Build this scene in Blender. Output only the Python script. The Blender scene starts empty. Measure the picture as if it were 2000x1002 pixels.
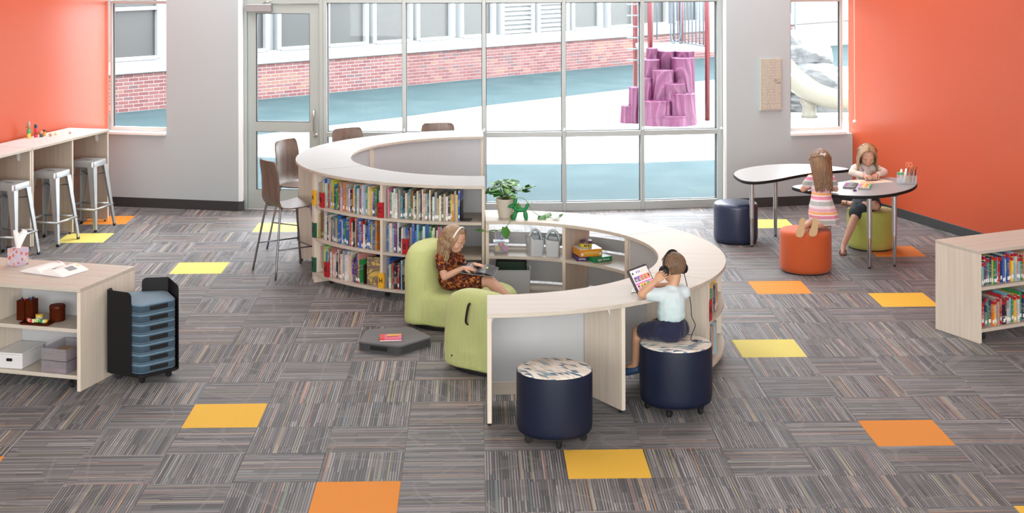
import bpy, bmesh, math, random
from math import sin, cos, pi, radians as R, sqrt, atan2
from mathutils import Vector as V, Matrix, noise as NZ

SC = bpy.context.scene
COL = SC.collection
rnd = random.Random(7)

# ------------------------------------------------------------------ camera, world, lights, exposure
cam_d = bpy.data.cameras.new('camera')
cam_d.sensor_width = 36.0
cam_d.lens = 36.0 * 2902.07 / 2000.0
cam_d.shift_x = 0.0
cam_d.shift_y = -628.34 / 2000.0
cam_d.clip_end = 300
cam = bpy.data.objects.new('camera', cam_d)
COL.objects.link(cam)
cam.matrix_world = (Matrix.Translation((0, 0, 3.254)) @ Matrix.Rotation(-0.0257, 4, 'Z')
                    @ Matrix.Rotation(pi / 2, 4, 'X') @ Matrix.Rotation(-0.0026, 4, 'Z'))
SC.camera = cam

world = bpy.data.worlds.new('overcast_sky')
SC.world = world
world.use_nodes = True
wn = world.node_tree.nodes
wn['Background'].inputs['Color'].default_value = (0.93, 0.97, 1.0, 1)
wn['Background'].inputs['Strength'].default_value = 14.0


def area_light(loc, sx, sy, power, color=(1, 1, 1), rot=(0, 0, 0)):
    d = bpy.data.lights.new('added_area_light', 'AREA')
    d.shape = 'RECTANGLE'
    d.size, d.size_y, d.energy, d.color = sx, sy, power, color
    o = bpy.data.objects.new('added_area_light', d)
    o.location = loc
    o.rotation_euler = rot
    COL.objects.link(o)
    return o


# unseen overhead area lights, added; far rows stronger to brighten the floor
for yy, pw in ((4.5, 4), (8.5, 5), (12.0, 24), (14.6, 50), (16.8, 90)):
    for xx in (-3.2, 0.0, 3.2):
        area_light((xx, yy, 4.72), 1.2, 1.2, pw, (1.0, 0.98, 0.96))

# added frontal fill light in front of the solid wall behind the camera
fw = area_light((0, -2.7, 2.6), 17.0, 3.9, 1900, (1.0, 0.99, 0.975), (pi / 2, 0, 0))
fw.name = 'front_fill_light'

SC.view_settings.view_transform = 'Standard'
SC.view_settings.look = 'None'
SC.view_settings.gamma = 1.0
SC.view_settings.use_curve_mapping = False
SC.view_settings.exposure = 0.0
try:
    SC.cycles.max_bounces = 8
    SC.cycles.diffuse_bounces = 4
    SC.cycles.glossy_bounces = 3
    SC.cycles.transmission_bounces = 6
    SC.cycles.transparent_max_bounces = 10
    SC.cycles.sample_clamp_indirect = 6.0
    SC.cycles.caustics_reflective = False
    SC.cycles.caustics_refractive = False
except Exception:
    pass


# ------------------------------------------------------------------ object helpers
def tag(o, label=None, cat=None, group=None, kind=None):
    if label: o['label'] = label
    if cat: o['category'] = cat
    if group: o['group'] = group
    if kind: o['kind'] = kind
    return o


def thing(name, label, cat, loc=(0, 0, 0), rz=0.0, group=None):
    o = bpy.data.objects.new(name, None)
    o.empty_display_size = 0.1
    COL.objects.link(o)
    o.location = loc
    o.rotation_euler = (0, 0, rz)
    return tag(o, label, cat, group)


def struct(name, loc=(0, 0, 0), rz=0.0):
    o = bpy.data.objects.new(name, None)
    COL.objects.link(o)
    o.location = loc
    o.rotation_euler = (0, 0, rz)
    o['kind'] = 'structure'
    return o


def link_mesh(name, me, parent=None, mats=()):
    o = bpy.data.objects.new(name, me)
    COL.objects.link(o)
    if parent is not None: o.parent = parent
    for m in mats: me.materials.append(m)
    return o


def copy_tree(root, loc=None, rz=None, label=None, group=None):
    def rec(o, parent):
        c = o.copy()
        COL.objects.link(c)
        c.parent = parent
        for ch in KIDS.get(o.name, []):
            rec(ch, c)
        return c
    KIDS = {}
    for o in COL.objects:
        if o.parent is not None: KIDS.setdefault(o.parent.name, []).append(o)
    c = rec(root, root.parent)
    if loc is not None: c.location = loc
    if rz is not None: c.rotation_euler = (0, 0, rz)
    if label: c['label'] = label
    if group: c['group'] = group
    return c


class MB:
    """collects simple solids and links them as one mesh"""
    def __init__(s):
        s.v, s.f, s.mi = [], [], []
        s.cur = 0

    def add(s, vs, fs):
        n = len(s.v)
        s.v += [tuple(p) for p in vs]
        s.f += [tuple(n + i for i in f) for f in fs]
        s.mi += [s.cur] * len(fs)
        return s

    def box(s, x0, y0, z0, x1, y1, z1, M=None):
        vs = [V((x, y, z)) for z in (z0, z1) for y in (y0, y1) for x in (x0, x1)]
        if M is not None: vs = [M @ p for p in vs]
        return s.add(vs, [(0, 2, 3, 1), (4, 5, 7, 6), (0, 1, 5, 4), (2, 6, 7, 3), (0, 4, 6, 2), (1, 3, 7, 5)])

    def prism(s, poly, z0, z1, M=None):
        n = len(poly)
        vs = [V((p[0], p[1], z0)) for p in poly] + [V((p[0], p[1], z1)) for p in poly]
        if M is not None: vs = [M @ p for p in vs]
        fs = [tuple(range(n - 1, -1, -1)), tuple(range(n, 2 * n))]
        fs += [(i, (i + 1) % n, n + (i + 1) % n, n + i) for i in range(n)]
        return s.add(vs, fs)

    def arc(s, r0, r1, a0, a1, z0, z1, n=24, cx=0, cy=0):
        """curved slab between two radii and two angles (degrees)"""
        vs, fs = [], []
        for i in range(n + 1):
            a = R(a0 + (a1 - a0) * i / n)
            for (r, z) in ((r0, z0), (r1, z0), (r1, z1), (r0, z1)):
                vs.append((cx + r * cos(a), cy + r * sin(a), z))
        for i in range(n):
            b = 4 * i
            for k in range(4):
                fs.append((b + k, b + (k + 1) % 4, b + 4 + (k + 1) % 4, b + 4 + k))
        fs += [(3, 2, 1, 0), (4 * n, 4 * n + 1, 4 * n + 2, 4 * n + 3)]
        return s.add(vs, fs)

    def rings(s, rings, cap0=True, cap1=True, closed=False):
        n = len(rings[0])
        vs = [p for r in rings for p in r]
        fs = []
        m = len(rings)
        for i in range(m if closed else m - 1):
            j = (i + 1) % m
            for k in range(n):
                fs.append((i * n + k, i * n + (k + 1) % n, j * n + (k + 1) % n, j * n + k))
        if not closed:
            if cap0: fs.append(tuple(range(n - 1, -1, -1)))
            if cap1: fs.append(tuple((m - 1) * n + k for k in range(n)))
        return s.add(vs, fs)

    def tube(s, pts, r, seg=8, closed=False, sx=1.0, up=None):
        pts = [V(p) for p in pts]
        m = len(pts)
        rr = r if isinstance(r, (list, tuple)) else [r] * m
        T = []
        for i in range(m):
            a = pts[(i - 1) % m] if (closed or i > 0) else pts[i]
            b = pts[(i + 1) % m] if (closed or i < m - 1) else pts[i]
            t = (b - a)
            T.append(t.normalized() if t.length > 1e-9 else V((0, 0, 1)))
        u = V(up) if up is not None else (V((0, 0, 1)) if abs(T[0].z) < 0.9 else V((1, 0, 0)))
        u = (u - T[0] * u.dot(T[0])).normalized()
        rings = []
        for i in range(m):
            u = (u - T[i] * u.dot(T[i]))
            u = u.normalized() if u.length > 1e-6 else V((1, 0, 0))
            w = T[i].cross(u)
            rings.append([pts[i] + (u * cos(2 * pi * k / seg) * sx + w * sin(2 * pi * k / seg)) * rr[i] for k in range(seg)])
        return s.rings(rings, closed=closed)

    def lathe(s, prof, seg=24, M=None, c=(0, 0, 0)):
        rings = []
        for (r, z) in prof:
            ring = [V((c[0] + max(r, 1e-4) * cos(2 * pi * k / seg), c[1] + max(r, 1e-4) * sin(2 * pi * k / seg), c[2] + z)) for k in range(seg)]
            if M is not None: ring = [M @ p for p in ring]
            rings.append(ring)
        return s.rings(rings)

    def ell(s, c, rad, seg=16, rg=10, M=None):
        c = V(c)
        rx, ry, rz = rad if isinstance(rad, (tuple, list)) else (rad, rad, rad)
        rings = []
        for i in range(rg + 1):
            t = -pi / 2 + pi * i / rg
            t = max(-pi / 2 + 0.03, min(pi / 2 - 0.03, t))
            rings.append([V((rx * cos(t) * cos(2 * pi * k / seg), ry * cos(t) * sin(2 * pi * k / seg), rz * sin(t))) for k in range(seg)])
        rings = [[c + ((M @ p) if M is not None else p) for p in r] for r in rings]
        return s.rings(rings)

    def build(s, name, mat=None, parent=None, smooth=False, bevel=0.0, bseg=1, loc=None, rot=None, angle=None, recalc=True):
        me = bpy.data.meshes.new(name)
        me.from_pydata(s.v, [], s.f)
        mats = mat if isinstance(mat, (list, tuple)) else ([mat] if mat else [])
        for m in mats: me.materials.append(m)
        if len(mats) > 1: me.polygons.foreach_set('material_index', s.mi)
        if bevel or recalc:
            bm = bmesh.new()
            bm.from_mesh(me)
            if recalc: bmesh.ops.recalc_face_normals(bm, faces=bm.faces)
            if bevel:
                es = [e for e in bm.edges if len(e.link_faces) == 2 and e.calc_face_angle(0) > 0.6]
                bmesh.ops.bevel(bm, geom=es, offset=bevel, segments=bseg, profile=0.5, affect='EDGES', clamp_overlap=True)
            bm.to_mesh(me)
            bm.free()
        if smooth: me.polygons.foreach_set('use_smooth', [True] * len(me.polygons))
        if smooth and angle is not None:
            try: me.set_sharp_from_angle(angle=R(angle))
            except Exception: pass
        me.update()
        o = bpy.data.objects.new(name, me)
        COL.objects.link(o)
        if parent is not None: o.parent = parent
        if loc is not None: o.location = loc
        if rot is not None: o.rotation_euler = rot
        return o


def boxpart(name, mat, parent, x0, y0, z0, x1, y1, z1, bevel=0.0015, M=None):
    return MB().box(x0, y0, z0, x1, y1, z1, M).build(name, mat, parent, bevel=bevel)


def smooth_path(pts, n=8, closed=False):
    """Catmull-Rom through the points"""
    P = [V(p) for p in pts]
    m = len(P)
    out = []
    for i in range(m if closed else m - 1):
        if closed: a, b, c, d = P[(i - 1) % m], P[i], P[(i + 1) % m], P[(i + 2) % m]
        else: a, b, c, d = P[max(i - 1, 0)], P[i], P[i + 1], P[min(i + 2, m - 1)]
        for k in range(n):
            t = k / n
            out.append(0.5 * ((2 * b) + (c - a) * t + (2 * a - 5 * b + 4 * c - d) * t * t + (3 * b - a - 3 * c + d) * t ** 3))
    if not closed: out.append(P[-1])
    return out


def round_poly(pts, r, n=4):
    """polygon with rounded corners"""
    m = len(pts)
    out = []
    for i in range(m):
        p0, p, p1 = V(pts[i - 1][:2]), V(pts[i][:2]), V(pts[(i + 1) % m][:2])
        a, b = (p0 - p), (p1 - p)
        d = min(r, a.length * .45, b.length * .45)
        a, b = p + a.normalized() * d, p + b.normalized() * d
        for k in range(n + 1):
            t = k / n
            out.append((a * (1 - t) ** 2 + p * 2 * t * (1 - t) + b * t * t))
    return [(q.x, q.y) for q in out]


def text_obj(name, txt, size, mat, parent=None, M=None, extrude=0.0006, bold=0.0, ax='CENTER'):
    cu = bpy.data.curves.new(name, 'FONT')
    cu.body = txt
    cu.size = size
    cu.extrude = extrude
    cu.offset = bold
    cu.align_x = ax
    cu.align_y = 'CENTER'
    cu.resolution_u = 2
    o = bpy.data.objects.new(name, cu)
    COL.objects.link(o)
    dg = bpy.context.evaluated_depsgraph_get()
    me = bpy.data.meshes.new_from_object(o.evaluated_get(dg))
    bpy.data.objects.remove(o)
    o = bpy.data.objects.new(name, me)
    me.name = name
    COL.objects.link(o)
    me.materials.clear()
    me.materials.append(mat)
    if parent is not None: o.parent = parent
    if M is not None: o.matrix_local = M
    return o


# ------------------------------------------------------------------ materials
class NT:
    def __init__(s, name):
        s.m = bpy.data.materials.new(name)
        s.m.use_nodes = True
        s.t = s.m.node_tree
        s.N, s.L = s.t.nodes, s.t.links
        s.b = s.N['Principled BSDF']

    def n(s, typ, **kw):
        o = s.N.new(typ)
        for k, v in kw.items(): setattr(o, k, v)
        return o

    def link(s, a, b): s.L.new(a, b)

    def math(s, op, a, b=None, c=None, clamp=False):
        o = s.n('ShaderNodeMath', operation=op, use_clamp=clamp)
        for i, x in enumerate((a, b, c)):
            if x is None: continue
            if isinstance(x, (int, float)): o.inputs[i].default_value = x
            else: s.link(x, o.inputs[i])
        return o.outputs[0]

    def mix(s, fac, a, b, mode='MIX'):
        o = s.n('ShaderNodeMix', data_type='RGBA', blend_type=mode)
        for i, x in ((0, fac), (6, a), (7, b)):
            if isinstance(x, (int, float)): o.inputs[i].default_value = x
            elif isinstance(x, (tuple, list)): o.inputs[i].default_value = tuple(x) + (1,) if len(x) == 3 else x
            else: s.link(x, o.inputs[i])
        return o.outputs[2]

    def ramp(s, fac, stops, interp='LINEAR'):
        o = s.n('ShaderNodeValToRGB')
        o.color_ramp.interpolation = interp
        el = o.color_ramp.elements
        while len(el) < len(stops): el.new(0.5)
        for e, (p, c) in zip(el, stops):
            e.position = p
            e.color = tuple(c) + (1,) if len(c) == 3 else c
        s.link(fac, o.inputs[0])
        return o.outputs[0]

    def coords(s, kind='Object', scale=(1, 1, 1), rot=(0, 0, 0)):
        tc = s.n('ShaderNodeTexCoord')
        mp = s.n('ShaderNodeMapping')
        mp.inputs['Scale'].default_value = scale
        mp.inputs['Rotation'].default_value = rot
        s.link(tc.outputs[kind], mp.inputs[0])
        return mp.outputs[0]

    def noise(s, vec, scale=5, detail=2, rough=0.5, dist=0.0):
        o = s.n('ShaderNodeTexNoise')
        o.inputs['Scale'].default_value = scale
        o.inputs['Detail'].default_value = detail
        o.inputs['Roughness'].default_value = rough
        o.inputs['Distortion'].default_value = dist
        s.link(vec, o.inputs['Vector'])
        return o.outputs['Fac']

    def bump(s, h, strength=0.2, dist=0.01):
        o = s.n('ShaderNodeBump')
        o.inputs['Strength'].default_value = strength
        o.inputs['Distance'].default_value = dist
        s.link(h, o.inputs['Height'])
        s.link(o.outputs[0], s.b.inputs['Normal'])

    def set(s, color=None, rough=None, metal=None, spec=None, sheen=None, alpha=None, trans=None, emit=None, estr=None, coat=None, sss=None):
        b = s.b.inputs
        def put(k, x):
            if x is None: return
            if isinstance(x, (int, float)): b[k].default_value = x
            elif isinstance(x, (tuple, list)): b[k].default_value = tuple(x) + (1,)
            else: s.link(x, b[k])
        put('Base Color', color); put('Roughness', rough); put('Metallic', metal)
        put('Specular IOR Level', spec); put('Sheen Weight', sheen); put('Alpha', alpha)
        put('Transmission Weight', trans); put('Emission Color', emit); put('Emission Strength', estr); put('Coat Weight', coat)
        put('Subsurface Weight', sss)
        return s.m


def plain(name, color, rough=0.5, metal=0.0, spec=0.5, vary=0.06, scale=12.0, bump=0.0, sheen=None, coat=None):
    t = NT(name)
    nz = t.noise(t.coords(), scale, 3)
    c = t.mix(nz, tuple(x * (1 - vary) for x in color), tuple(min(1, x * (1 + vary)) for x in color))
    if bump: t.bump(t.noise(t.coords(), scale * 6, 2), bump, 0.003)
    return t.set(c, rough, metal, spec, sheen, coat=coat)


def wood(name, c0, c1, axis='Z', rough=0.42):
    """pale laminate with fine straight grain along one axis"""
    t = NT(name)
    sc = {'Z': (26, 26, 0.9), 'X': (0.9, 26, 26), 'Y': (26, 0.9, 26)}[axis]
    v = t.coords('Object', sc)
    a = t.noise(v, 1.0, 4, 0.6, 0.25)
    b = t.noise(t.coords('Object', tuple(x * 3.2 for x in sc)), 1.0, 2, 0.6)
    f = t.math('ADD', t.math('MULTIPLY', a, 0.7), t.math('MULTIPLY', b, 0.3))
    c = t.ramp(f, [(0.3, c0), (0.5, tuple((x + y) / 2 for x, y in zip(c0, c1))), (0.7, c1)])
    return t.set(c, rough, 0, 0.3)


def glass_pane(name, tint=(0.97, 0.99, 1.0), refl=0.35):
    t = NT(name)
    tr = t.n('ShaderNodeBsdfTransparent')
    tr.inputs[0].default_value = tint + (1,)
    gl = t.n('ShaderNodeBsdfGlossy')
    gl.inputs['Roughness'].default_value = 0.02
    fr = t.n('ShaderNodeFresnel')
    fr.inputs[0].default_value = 1.45
    mx = t.n('ShaderNodeMixShader')
    t.link(t.math('MULTIPLY', fr.outputs[0], refl), mx.inputs[0])
    t.link(tr.outputs[0], mx.inputs[1])
    t.link(gl.outputs[0], mx.inputs[2])
    t.link(mx.outputs[0], t.N['Material Output'].inputs[0])
    return t.m


def clear_plastic(name, tint, haze=0.25, rough=0.15):
    """thin see-through plastic: transparent film with a milky diffuse and gloss share"""
    t = NT(name)
    tr = t.n('ShaderNodeBsdfTransparent')
    tr.inputs[0].default_value = tint + (1,)
    t.set(tint, rough, 0, 0.5)
    mx = t.n('ShaderNodeMixShader')
    mx.inputs[0].default_value = haze
    t.link(tr.outputs[0], mx.inputs[1])
    t.link(t.b.outputs[0], mx.inputs[2])
    t.link(mx.outputs[0], t.N['Material Output'].inputs[0])
    return t.m


def fabric(name, color, rough=0.85, scale=260, vary=0.12, bump=0.25, sheen=0.15, slub=0.0):
    t = NT(name)
    v = t.coords()
    wv = t.noise(v, scale, 2)
    big = t.noise(v, 6, 2)
    f = t.math('ADD', t.math('MULTIPLY', wv, 0.6), t.math('MULTIPLY', big, 0.4))
    if slub:
        sl = t.noise(t.coords('Object', (90, 90, 5)), 1.0, 3)
        f = t.math('ADD', t.math('MULTIPLY', f, 1 - slub), t.math('MULTIPLY', sl, slub))
    c = t.ramp(f, [(0.3, tuple(x * (1 - vary) for x in color)), (0.7, tuple(min(1, x * (1 + vary)) for x in color))])
    t.bump(wv, bump, 0.002)
    return t.set(c, rough, 0, 0.3, sheen)


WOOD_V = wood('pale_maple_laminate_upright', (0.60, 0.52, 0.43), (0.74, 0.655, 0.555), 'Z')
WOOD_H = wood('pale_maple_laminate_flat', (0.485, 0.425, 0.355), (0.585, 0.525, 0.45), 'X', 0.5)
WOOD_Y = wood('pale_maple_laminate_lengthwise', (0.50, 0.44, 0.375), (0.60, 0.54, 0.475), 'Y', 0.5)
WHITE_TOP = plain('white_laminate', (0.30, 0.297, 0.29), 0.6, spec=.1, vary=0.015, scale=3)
GREY_PANEL = plain('grey_laminate_panel', (0.47, 0.482, 0.497), 0.35, vary=0.02, scale=3)
WHITE_METAL = plain('white_painted_steel', (0.8, 0.8, 0.8), 0.4)
WHITE_PAINT = plain('white_paint', (0.85, 0.86, 0.86), 0.5, vary=0.02)
BLACK_METAL = plain('black_powder_coated_steel', (0.008, 0.008, 0.009), 0.5, spec=.25, vary=0.1, scale=40)
BLACK_PLASTIC = plain('black_plastic', (0.010, 0.010, 0.011), 0.45, spec=.3)
BLACK_RUBBER = plain('black_rubber', (0.015, 0.015, 0.015), 0.7, spec=.2)
WALL_GREY = plain('grey_wall_paint', (0.44, 0.505, 0.53), 0.5, vary=0.015, scale=2, bump=0.02)
ORANGE_WALL = plain('orange_wall_paint', (0.52, 0.080, 0.026), 0.36, vary=0.03, scale=2, bump=0.02)
CEIL_WHITE = plain('white_ceiling', (0.8, 0.79, 0.77), 0.8)
BASE_RUBBER = plain('dark_rubber_base', (0.035, 0.036, 0.037), 0.5)
ALU = plain('satin_aluminium_frame', (0.41, 0.44, 0.43), 0.42, 0.2, vary=0.03, scale=4)
GASKET = plain('black_gasket', (0.03, 0.035, 0.04), 0.6)
GLASS = glass_pane('window_glass')
CHROME = plain('chrome', (0.75, 0.75, 0.76), 0.12, 1.0)
SILVER = plain('silver_painted_steel', (0.50, 0.51, 0.52), 0.36, 0.7, vary=0.06, scale=8)
GREY_STEEL = plain('grey_tube_steel', (0.22, 0.22, 0.225), 0.35, 0.7)
# ================================================================== ROOM
def carpet_material():
    t = NT('striped_carpet_tile')
    uv = t.n('ShaderNodeUVMap')
    uv.uv_map = 'tile_uv'
    sp = t.n('ShaderNodeSeparateXYZ')
    t.link(uv.outputs[0], sp.inputs[0])
    u, v = sp.outputs[0], sp.outputs[1]

    def white(a, b=None, dim='1D'):
        w = t.n('ShaderNodeTexWhiteNoise', noise_dimensions='2D')
        cb = t.n('ShaderNodeCombineXYZ')
        t.link(a, cb.inputs[0])
        if b is not None:
            t.link(b, cb.inputs[1]) if not isinstance(b, (int, float)) else setattr(cb.inputs[1], 'default_value', b)
        t.link(cb.outputs[0], w.inputs['Vector'])
        return w.outputs['Value'], w.outputs['Color']
    # yarn lines of two widths
    fine = t.math('FLOOR', t.math('MULTIPLY', u, 62.0))
    wide = t.math('FLOOR', t.math('MULTIPLY', u, 23.0))
    # the yarn swaps tone at a few places along the tile
    blk = t.math('FLOOR', t.math('ADD', t.math('MULTIPLY', v, 1.25), t.math('MULTIPLY', white(t.math('FLOOR', t.math('MULTIPLY', u, 6.0)), 3.0)[0], 1.7)))
    fv, _ = white(fine, blk)
    wv, _ = white(wide, 11.0)
    par = t.math('FLOORED_MODULO', fine, 2.0)
    tone = t.math('ADD', t.math('ADD', t.math('MULTIPLY', fv, 0.36), t.math('MULTIPLY', wv, 0.30)), t.math('MULTIPLY', par, 0.32))
    base = t.ramp(tone, [(0.12, (0.008, 0.008, 0.010)), (0.36, (0.028, 0.027, 0.031)), (0.52, (0.082, 0.079, 0.084)),
                         (0.70, (0.205, 0.193, 0.197)), (0.92, (0.36, 0.34, 0.34))])
    # odd coloured yarns
    av, ac = white(fine, 47.0)
    acc = t.ramp(white(fine, 91.0)[0], [(0.0, (0.45, 0.20, 0.07)), (0.22, (0.40, 0.32, 0.16)), (0.45, (0.25, 0.27, 0.10)), (0.66, (0.36, 0.11, 0.07)), (0.84, (0.10, 0.17, 0.19))], 'CONSTANT')
    pick = t.math('MULTIPLY', t.math('GREATER_THAN', av, 0.95), 0.75)
    col = t.mix(pick, base, acc)
    # pale cross blocks and thin scored lines
    bx, _ = white(t.math('FLOOR', t.math('MULTIPLY', u, 5.0)), t.math('FLOOR', t.math('MULTIPLY', v, 3.0)))
    col = t.mix(t.math('MULTIPLY', t.math('GREATER_THAN', bx, 0.72), 0.35), col, (0.13, 0.12, 0.12))
    bx2, _ = white(t.math('FLOOR', t.math('MULTIPLY', u, 4.0)), t.math('ADD', t.math('FLOOR', t.math('MULTIPLY', v, 4.0)), 31.0))
    col = t.mix(t.math('MULTIPLY', t.math('GREATER_THAN', bx2, 0.85), 0.25), col, (0.045, 0.042, 0.045))
    ring = t.n('ShaderNodeTexVoronoi', feature='DISTANCE_TO_EDGE')
    ring.inputs['Scale'].default_value = 0.9
    t.link(uv.outputs[0], ring.inputs['Vector'])
    ln = t.math('LESS_THAN', ring.outputs['Distance'], 0.016)
    col = t.mix(t.math('MULTIPLY', ln, 0.28), col, (0.22, 0.20, 0.195))
    # loop pile speckle
    nz = t.noise(t.coords('Object', (1, 1, 1)), 420, 1)
    col = t.mix(0.25, col, t.ramp(nz, [(0.3, (0.4, 0.4, 0.4)), (0.7, (1.6, 1.6, 1.6))]), 'MULTIPLY')
    t.bump(t.math('ADD', fv, nz), 0.3, 0.003)
    t.b.inputs['Sheen Roughness'].default_value = .35
    return t.set(col, 0.6, 0, 0.35, 0.16)


CARPET = carpet_material()


def accent_carpet(name, c):
    t = NT(name)
    nz = t.noise(t.coords('Object', (1, 9, 1)), 60, 2)
    col = t.mix(nz, tuple(x * .86 for x in c), tuple(min(1, x * 1.1) for x in c))
    t.bump(nz, 0.3, 0.003)
    return t.set(col, 0.8, 0, 0.25, 0.05)


YEL = accent_carpet('yellow_carpet', (0.80, 0.46, 0.04))
LEM = accent_carpet('lemon_carpet', (0.78, 0.68, 0.16))
ORG = accent_carpet('orange_carpet', (0.74, 0.25, 0.02))

GX, GY = 0.058, 9.873            # origin of the tile grid
CORN_L, CORN_R = V((-4.45, 18.03, 0)), V((4.57, 17.85, 0))
DIR_L, DIR_R = V((-0.296, -0.955, 0)), V((0.313, -0.95, 0))
CEIL_Z = 4.8


def in_view(x, y):
    xc, zc = cos(.0257) * x - sin(.0257) * y, sin(.0257) * x + cos(.0257) * y
    px, py = 1000 + 2902 * xc / zc, -127.3 + 2902 * 3.254 / zc
    return px, py


floor = MB().box(-12, -3, -0.12, 12, 18.02, -0.006).build('floor', plain('floor_screed', (0.06, 0.06, 0.06), 0.9))
floor['kind'] = 'structure'
accent = {(-4, 0): YEL, (-2, -3): ORG, (1, -2): YEL, (5, -1): ORG, (-6, 9): LEM, (5, 7): ORG, (4, 3): LEM,
          (-9, 12): LEM, (-9, 14): ORG, (7, 6): YEL, (6, 13): LEM, (-5, 13): LEM, (-7, -2): ORG, (8, 10): ORG, (6, -4): YEL, (-10, 3): YEL}


def tile_geo(u, v, k):
    x0, y0 = GX + u * .5 + .0003, GY + v * .5 + .0003
    x1, y1 = x0 + .4994, y0 + .4994
    e = .0012
    vs = [(x0, y0, -.006), (x1, y0, -.006), (x1, y1, -.006), (x0, y1, -.006), (x0, y0, -e), (x1, y0, -e), (x1, y1, -e), (x0, y1, -e),
          (x0 + e, y0 + e, 0), (x1 - e, y0 + e, 0), (x1 - e, y1 - e, 0), (x0 + e, y1 - e, 0)]
    fs = [(8, 9, 10, 11)]
    for a in (0, 4):
        fs += [(a + i, a + (i + 1) % 4, a + 4 + (i + 1) % 4, a + 4 + i) for i in range(4)]
    r = random.Random(u * 131 + v * 17 + 5)
    turn = (u + v) % 2 if r.random() < .8 else 1 - (u + v) % 2
    fl, fl2 = r.random() < .5, r.random() < .5
    off = (float(k % 23) * 3.0, float(k // 23) * 3.0)
    uv = []
    for p in vs:
        a, b = (p[0] - x0) / .4994, (p[1] - y0) / .4994
        if turn: a, b = b, a
        if fl: a = 1 - a
        if fl2: b = 1 - b
        a, b = min(max(a, .002), .998), min(max(b, .002), .998)
        uv.append((off[0] + a, off[1] + b))
    return vs, fs, uv


cells = []
for u in range(-18, 18):
    for v in range(-6, 18):
        xc, yc = GX + u * .5 + .25, GY + v * .5 + .25
        pts = [in_view(GX + (u + a) * .5, GY + (v + b) * .5) for a in (0, 1) for b in (0, 1)]
        if max(p[0] for p in pts) < -120 or min(p[0] for p in pts) > 2120 or min(p[1] for p in pts) > 1040: continue
        yb = 17.62 if -2.7 < xc < 2.9 else 18.2
        if GY + v * .5 > yb: continue
        wl = CORN_L.x + (yc - CORN_L.y) * DIR_L.x / DIR_L.y
        wr = CORN_R.x + (yc - CORN_R.y) * DIR_R.x / DIR_R.y
        if xc < wl - .4 or xc > wr + .4: continue
        cells.append((yc, u, v))
cells.sort()
rest = ([], [], [])
for k, (yc, u, v) in enumerate(cells):
    vs, fs, uv = tile_geo(u, v, k)
    m = accent.get((u, v))
    if k < 290 or m is not None:
        me = bpy.data.meshes.new('carpet_tile')
        me.from_pydata(vs, [], fs)
        L = me.uv_layers.new(name='tile_uv')
        for li, lp in enumerate(me.loops): L.data[li].uv = uv[lp.vertex_index]
        o = link_mesh('carpet_tile', me, floor, [m or CARPET])
        if m is not None: o['label'] = {YEL.name: 'plain golden yellow carpet tile', LEM.name: 'plain lemon yellow carpet tile', ORG.name: 'plain orange carpet tile'}[m.name]
    else:
        n = len(rest[0])
        rest[0].extend(vs)
        rest[1].extend([tuple(n + i for i in f) for f in fs])
        rest[2].extend(uv)
if rest[0]:
    me = bpy.data.meshes.new('far_carpet_tiles')
    me.from_pydata(rest[0], [], rest[1])
    L = me.uv_layers.new(name='tile_uv')
    for li, lp in enumerate(me.loops): L.data[li].uv = rest[2][lp.vertex_index]
    tag(link_mesh('far_carpet_tiles', me, floor, [CARPET]), kind='stuff')



def wall_frame(p0, p1):
    """matrix whose x runs along the wall from p0 to p1, y points outdoors, z up"""
    d = (V(p1) - V(p0))
    ln = d.length
    return Matrix.Translation(V(p0)) @ Matrix.Rotation(atan2(d.y, d.x), 4, 'Z'), ln


def placed(o, M):
    o.matrix_world = M
    return o


# side walls and their rubber bases
def side_wall(name, corner, direc, mat, side):
    end = corner + direc * 8.0
    M, ln = wall_frame(end, corner) if side < 0 else wall_frame(corner, end)
    w = MB().box(0 if side < 0 else -.09, 0, -.1, ln + (.09 if side < 0 else 0), .16, CEIL_Z).build(name, mat)
    w.matrix_world = M
    w['kind'] = 'structure'
    b = MB().box(0, -.007, 0, ln, 0, .105).build('baseboard_left' if side < 0 else 'baseboard_right', BASE_RUBBER, bevel=.002)
    b.matrix_world = M
    b['kind'] = 'structure'


side_wall('wall_left', CORN_L, DIR_L, ORANGE_WALL, -1)
side_wall('wall_right', CORN_R, DIR_R, ORANGE_WALL, 1)
# unseen side walls nearer the camera, made white to cut the orange bounce
for nm, e in (('wall_side_left', CORN_L + DIR_L * 8.0), ('wall_side_right', CORN_R + DIR_R * 8.0)):
    s_ = -1 if e.x < 0 else 1
    o = MB().box(min(e.x, e.x + s_ * .16), -3, -.1, max(e.x, e.x + s_ * .16), e.y, CEIL_Z).build(nm, CEIL_WHITE)
    o['kind'] = 'structure'
wb = MB().box(-12, -3.2, -.1, 12, -3.0, CEIL_Z).build('wall_front', CEIL_WHITE)
wb['kind'] = 'structure'
ce = MB().box(-12, -3.2, CEIL_Z, 12, 18.4, CEIL_Z + .15).build('ceiling', CEIL_WHITE)
ce['kind'] = 'structure'

# ---- grey wall left of the door, with the tall window against the orange wall
TOP_Z = 2.455
JL, JR = V((-2.785, 17.615, 0)), V((2.99, 17.545, 0))


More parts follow.
